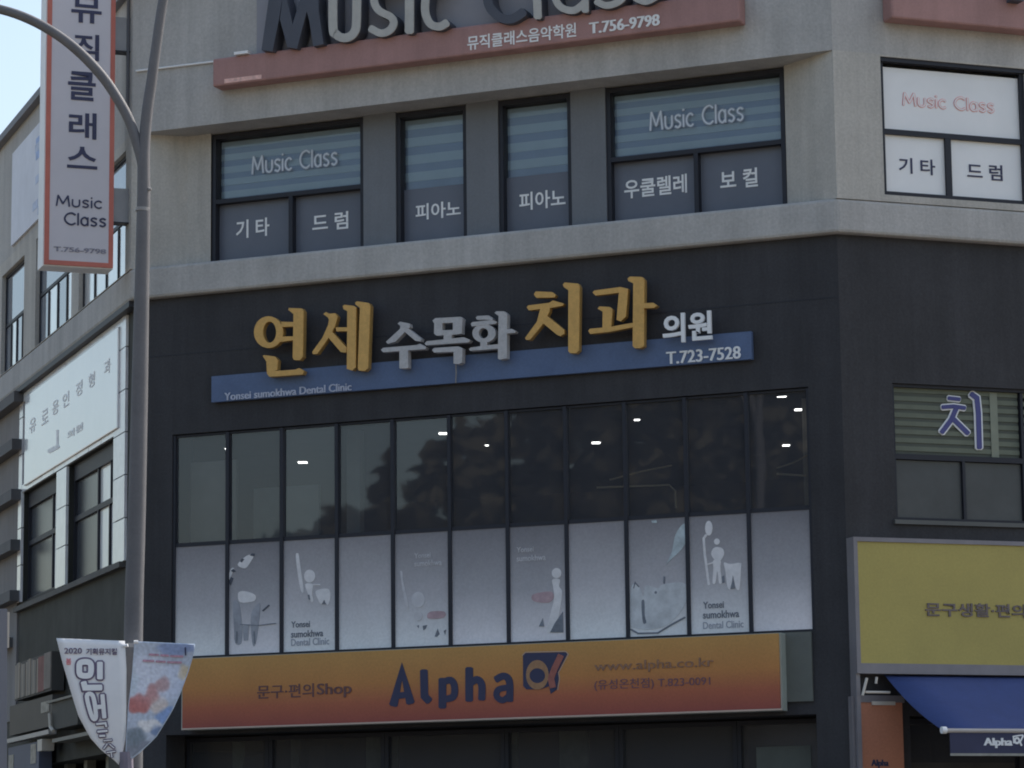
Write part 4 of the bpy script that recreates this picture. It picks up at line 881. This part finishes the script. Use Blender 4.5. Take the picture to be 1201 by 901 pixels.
def painted(name, S, par):
    """a painted print: soft washes of colour baked on a fine cloth sheet just over the banner"""
    le = cv([(607, 74), (590, 300), (565, 500), (554, 700), (548, 845)]); ri = cv([(993, 92), (992, 130), (953, 260), (898, 410), (842, 530), (738, 700), (634, 792), (556, 856)])
    def lerp(P, y):
        for (x0, y0), (x1, y1) in zip(P, P[1:]):
            if y0 <= y <= y1: return x0 + (x1 - x0) * (y - y0) / (y1 - y0)
        return P[-1][0] if y > P[-1][1] else P[0][0]
    NR, NC = 90, 40; vs = []; cs = []
    blobs = [(880, 110, 130, 45, (88, 104, 138), 1), (700, 330, 170, 190, (140, 150, 168), .8), (850, 330, 90, 120, (134, 146, 168), .7), (640, 475, 80, 62, (118, 72, 72), 2.4), (720, 410, 50, 70, (118, 74, 72), 1.6), (790, 350, 48, 56, (112, 78, 76), 1.6),
             (760, 480, 60, 60, (140, 134, 132), 1.0), (820, 560, 90, 60, (84, 108, 150), .9), (600, 700, 80, 70, (74, 86, 98), 1.2), (700, 620, 80, 40, (150, 156, 164), 1.2), (640, 780, 110, 60, (82, 90, 104), 1.4), (930, 280, 45, 60, (140, 132, 112), .8), (760, 660, 60, 40, (70, 88, 120), .8), (590, 320, 40, 110, (112, 132, 146), .6)]
    for i in range(NR + 1):
        f = i / NR
        for j in range(NC + 1):
            g = j / NC; yl = le[0][1] + (le[-1][1] - le[0][1]) * f; yr = ri[0][1] + (ri[-1][1] - ri[0][1]) * f
            x = lerp(le, yl) * (1 - g) + lerp(ri, yr) * g; y = yl * (1 - g) + yr * g; vs.append(S.at(x, y, .003))
            X = (x - cb[0]) * cb[2]; Y = (y - cb[1]) * cb[2]
            nx = noise.noise(Vector((X / 70, Y / 70, 3.1))) * 22; ny = noise.noise(Vector((X / 60, Y / 60, 9.7))) * 22
            acc = [118 * .35, 130 * .35, 148 * .35]; wt = .35
            for (bx_, by_, rx_, ry_, cc_, st_) in blobs:
                d = ((X + nx - bx_) / rx_) ** 2 + ((Y + ny - by_) / ry_) ** 2; ww = st_ * math.exp(-d ** 3 * 2.4)
                wt += ww * 2; acc = [a_ + c_ * ww * 2 for a_, c_ in zip(acc, cc_)]
            nz = 1 + .12 * noise.noise(Vector((X / 18, Y / 18, 1.0)))
            cs.append(col([a_ / wt * nz for a_ in acc]))
    fs = [(i * (NC + 1) + j, i * (NC + 1) + j + 1, (i + 1) * (NC + 1) + j + 1, (i + 1) * (NC + 1) + j) for i in range(NR) for j in range(NC)]
    o = build(name, MB().add(vs, fs), mat('painted_print', (120, 130, 150), .8, 0), par, smooth=True)
    ca = o.data.color_attributes.new('print', 'FLOAT_COLOR', 'POINT'); ca.data.foreach_set('color', [x for c_ in cs for x in c_])
    m = o.data.materials[0]; at = m.node_tree.nodes.new('ShaderNodeAttribute'); at.attribute_name = 'print'
    m.node_tree.links.new(at.outputs['Color'], m.node_tree.nodes['Principled BSDF'].inputs['Base Color'])
painted('painted_print', SR, t)
m = MB()
for (x, y, l) in ((700, 155, 60), (775, 160, 50), (840, 165, 80), (660, 195, 70), (745, 200, 60), (820, 205, 90)): m.stroke(SR, [(x, y), (x + l, y + 3)], 14, .004, .010, cb)
build('faded_line', m, mat('mauve_print', (122, 100, 118), .8, .3, 40), t)
build('tie_slot', MB().stroke(SR, [(936, 110), (938, 160)], 9, .004, .01, cb), NAVY, t)
o = build('knot_bracket', MB().tube([Depth(PD - .15).at(148, 882, 0), Depth(PD - .15).at(149, 915, 0)], .05, 10), mat('dark_tie', (78, 78, 92), .7, .2)); tag(o, 'dark clamp gathering the two banner tips on the lamp pole', 'clamp')
# grey post at the left edge
S = Depth(17)
t = root('metal_post', 'plain grey metal post at the very left edge, cut off by the frame', 'post', pos=S.at(0, 1380, 0))
build('shaft', MB().poly(S, [(-25, 714), (8.5, 714), (7.5, 1385), (-25, 1385)], -.16, 0), mat('post_paint', (74, 80, 92), .6, .08, 3), t)
build('edge_trim', MB().poly(S, [(8.6, 718), (11.2, 718), (10.6, 760), (8.4, 760)], -.1, -.01), mat('pale_steel', (0, 0, 0)), t)

# ------------------------------------------------------------------ trees across the street (seen mirrored in the clinic's glass)
LEAF = mat('tree_foliage', (70, 68, 54), .8, .25, .3, k=1.1)
v = []; f = []
def tree_line(az0, az1, dist, hfun, n):
    for k in range(n):
        az = radians(az0 + (az1 - az0) * k / (n - 1) + random.uniform(-.6, .6)); d = dist + random.uniform(-4, 6)
        c = F.pt(0, 0, 0) + Vector((sin(az), cos(az), 0)) * d; h = hfun(math.degrees(az)) * random.uniform(.94, 1.04); r = random.uniform(3.0, 4.4)
        for q in range(1900):
            zz = random.random() ** .6 * h; rr = r * (1 - .55 * max(0, (zz / h - .6) / .4)) * random.uniform(.5, 1)
            a = random.uniform(0, 2 * pi); p = c + Vector((cos(a) * rr, sin(a) * rr, zz)); s = random.uniform(.14, .34)
            x = Vector((random.gauss(0, 1), random.gauss(0, 1), random.gauss(0, 1))).normalized() * s; y = x.cross(Vector((random.gauss(0, 1), random.gauss(0, 1), random.gauss(0, 1)))).normalized() * s
            b = len(v); v.extend([p - x, p - y, p + x, p + y]); f.append((b, b + 1, b + 2, b + 3))
def hf(az):   # az -120 (left in the glass) to -150 (right)
    e = 5.0 if az > -126 else (6.2 if az > -130 else (7.0 if az > -132.5 else (7.9 if az > -135 else 12.5)))
    return 5.4 + 58 * math.tan(radians(e))
tree_line(-118, -160, 58, hf, 34)
me = bpy.data.meshes.new('woodland'); me.from_pydata([tuple(p) for p in v], [], f); me.materials.append(LEAF)
o = bpy.data.objects.new('woodland', me); COL.objects.link(o); o['kind'] = 'stuff'; o['label'] = 'leafy roadside wood across the street from the building'; o['category'] = 'trees'
hl = MB(); n = 40; vs = []
for i in range(n + 1):
    az = radians(-110 - 60 * i / n)
    for j, d in enumerate((56, 62, 75, 100)):
        p = F.pt(0, 0, 0) + Vector((sin(az), cos(az), 0)) * d; e = hf(math.degrees(az)) * (0, .55, .8, .9)[j] * (1 + .06 * sin(i * 1.3)); vs.append((p.x, p.y, e - .1))
hl.add(vs, [(i * 4 + j, i * 4 + j + 1, (i + 1) * 4 + j + 1, (i + 1) * 4 + j) for i in range(n) for j in range(3)])
structure('hill', hl, mat('hillside_scrub', (72, 74, 50), .9, .4, .3, k=1.0))
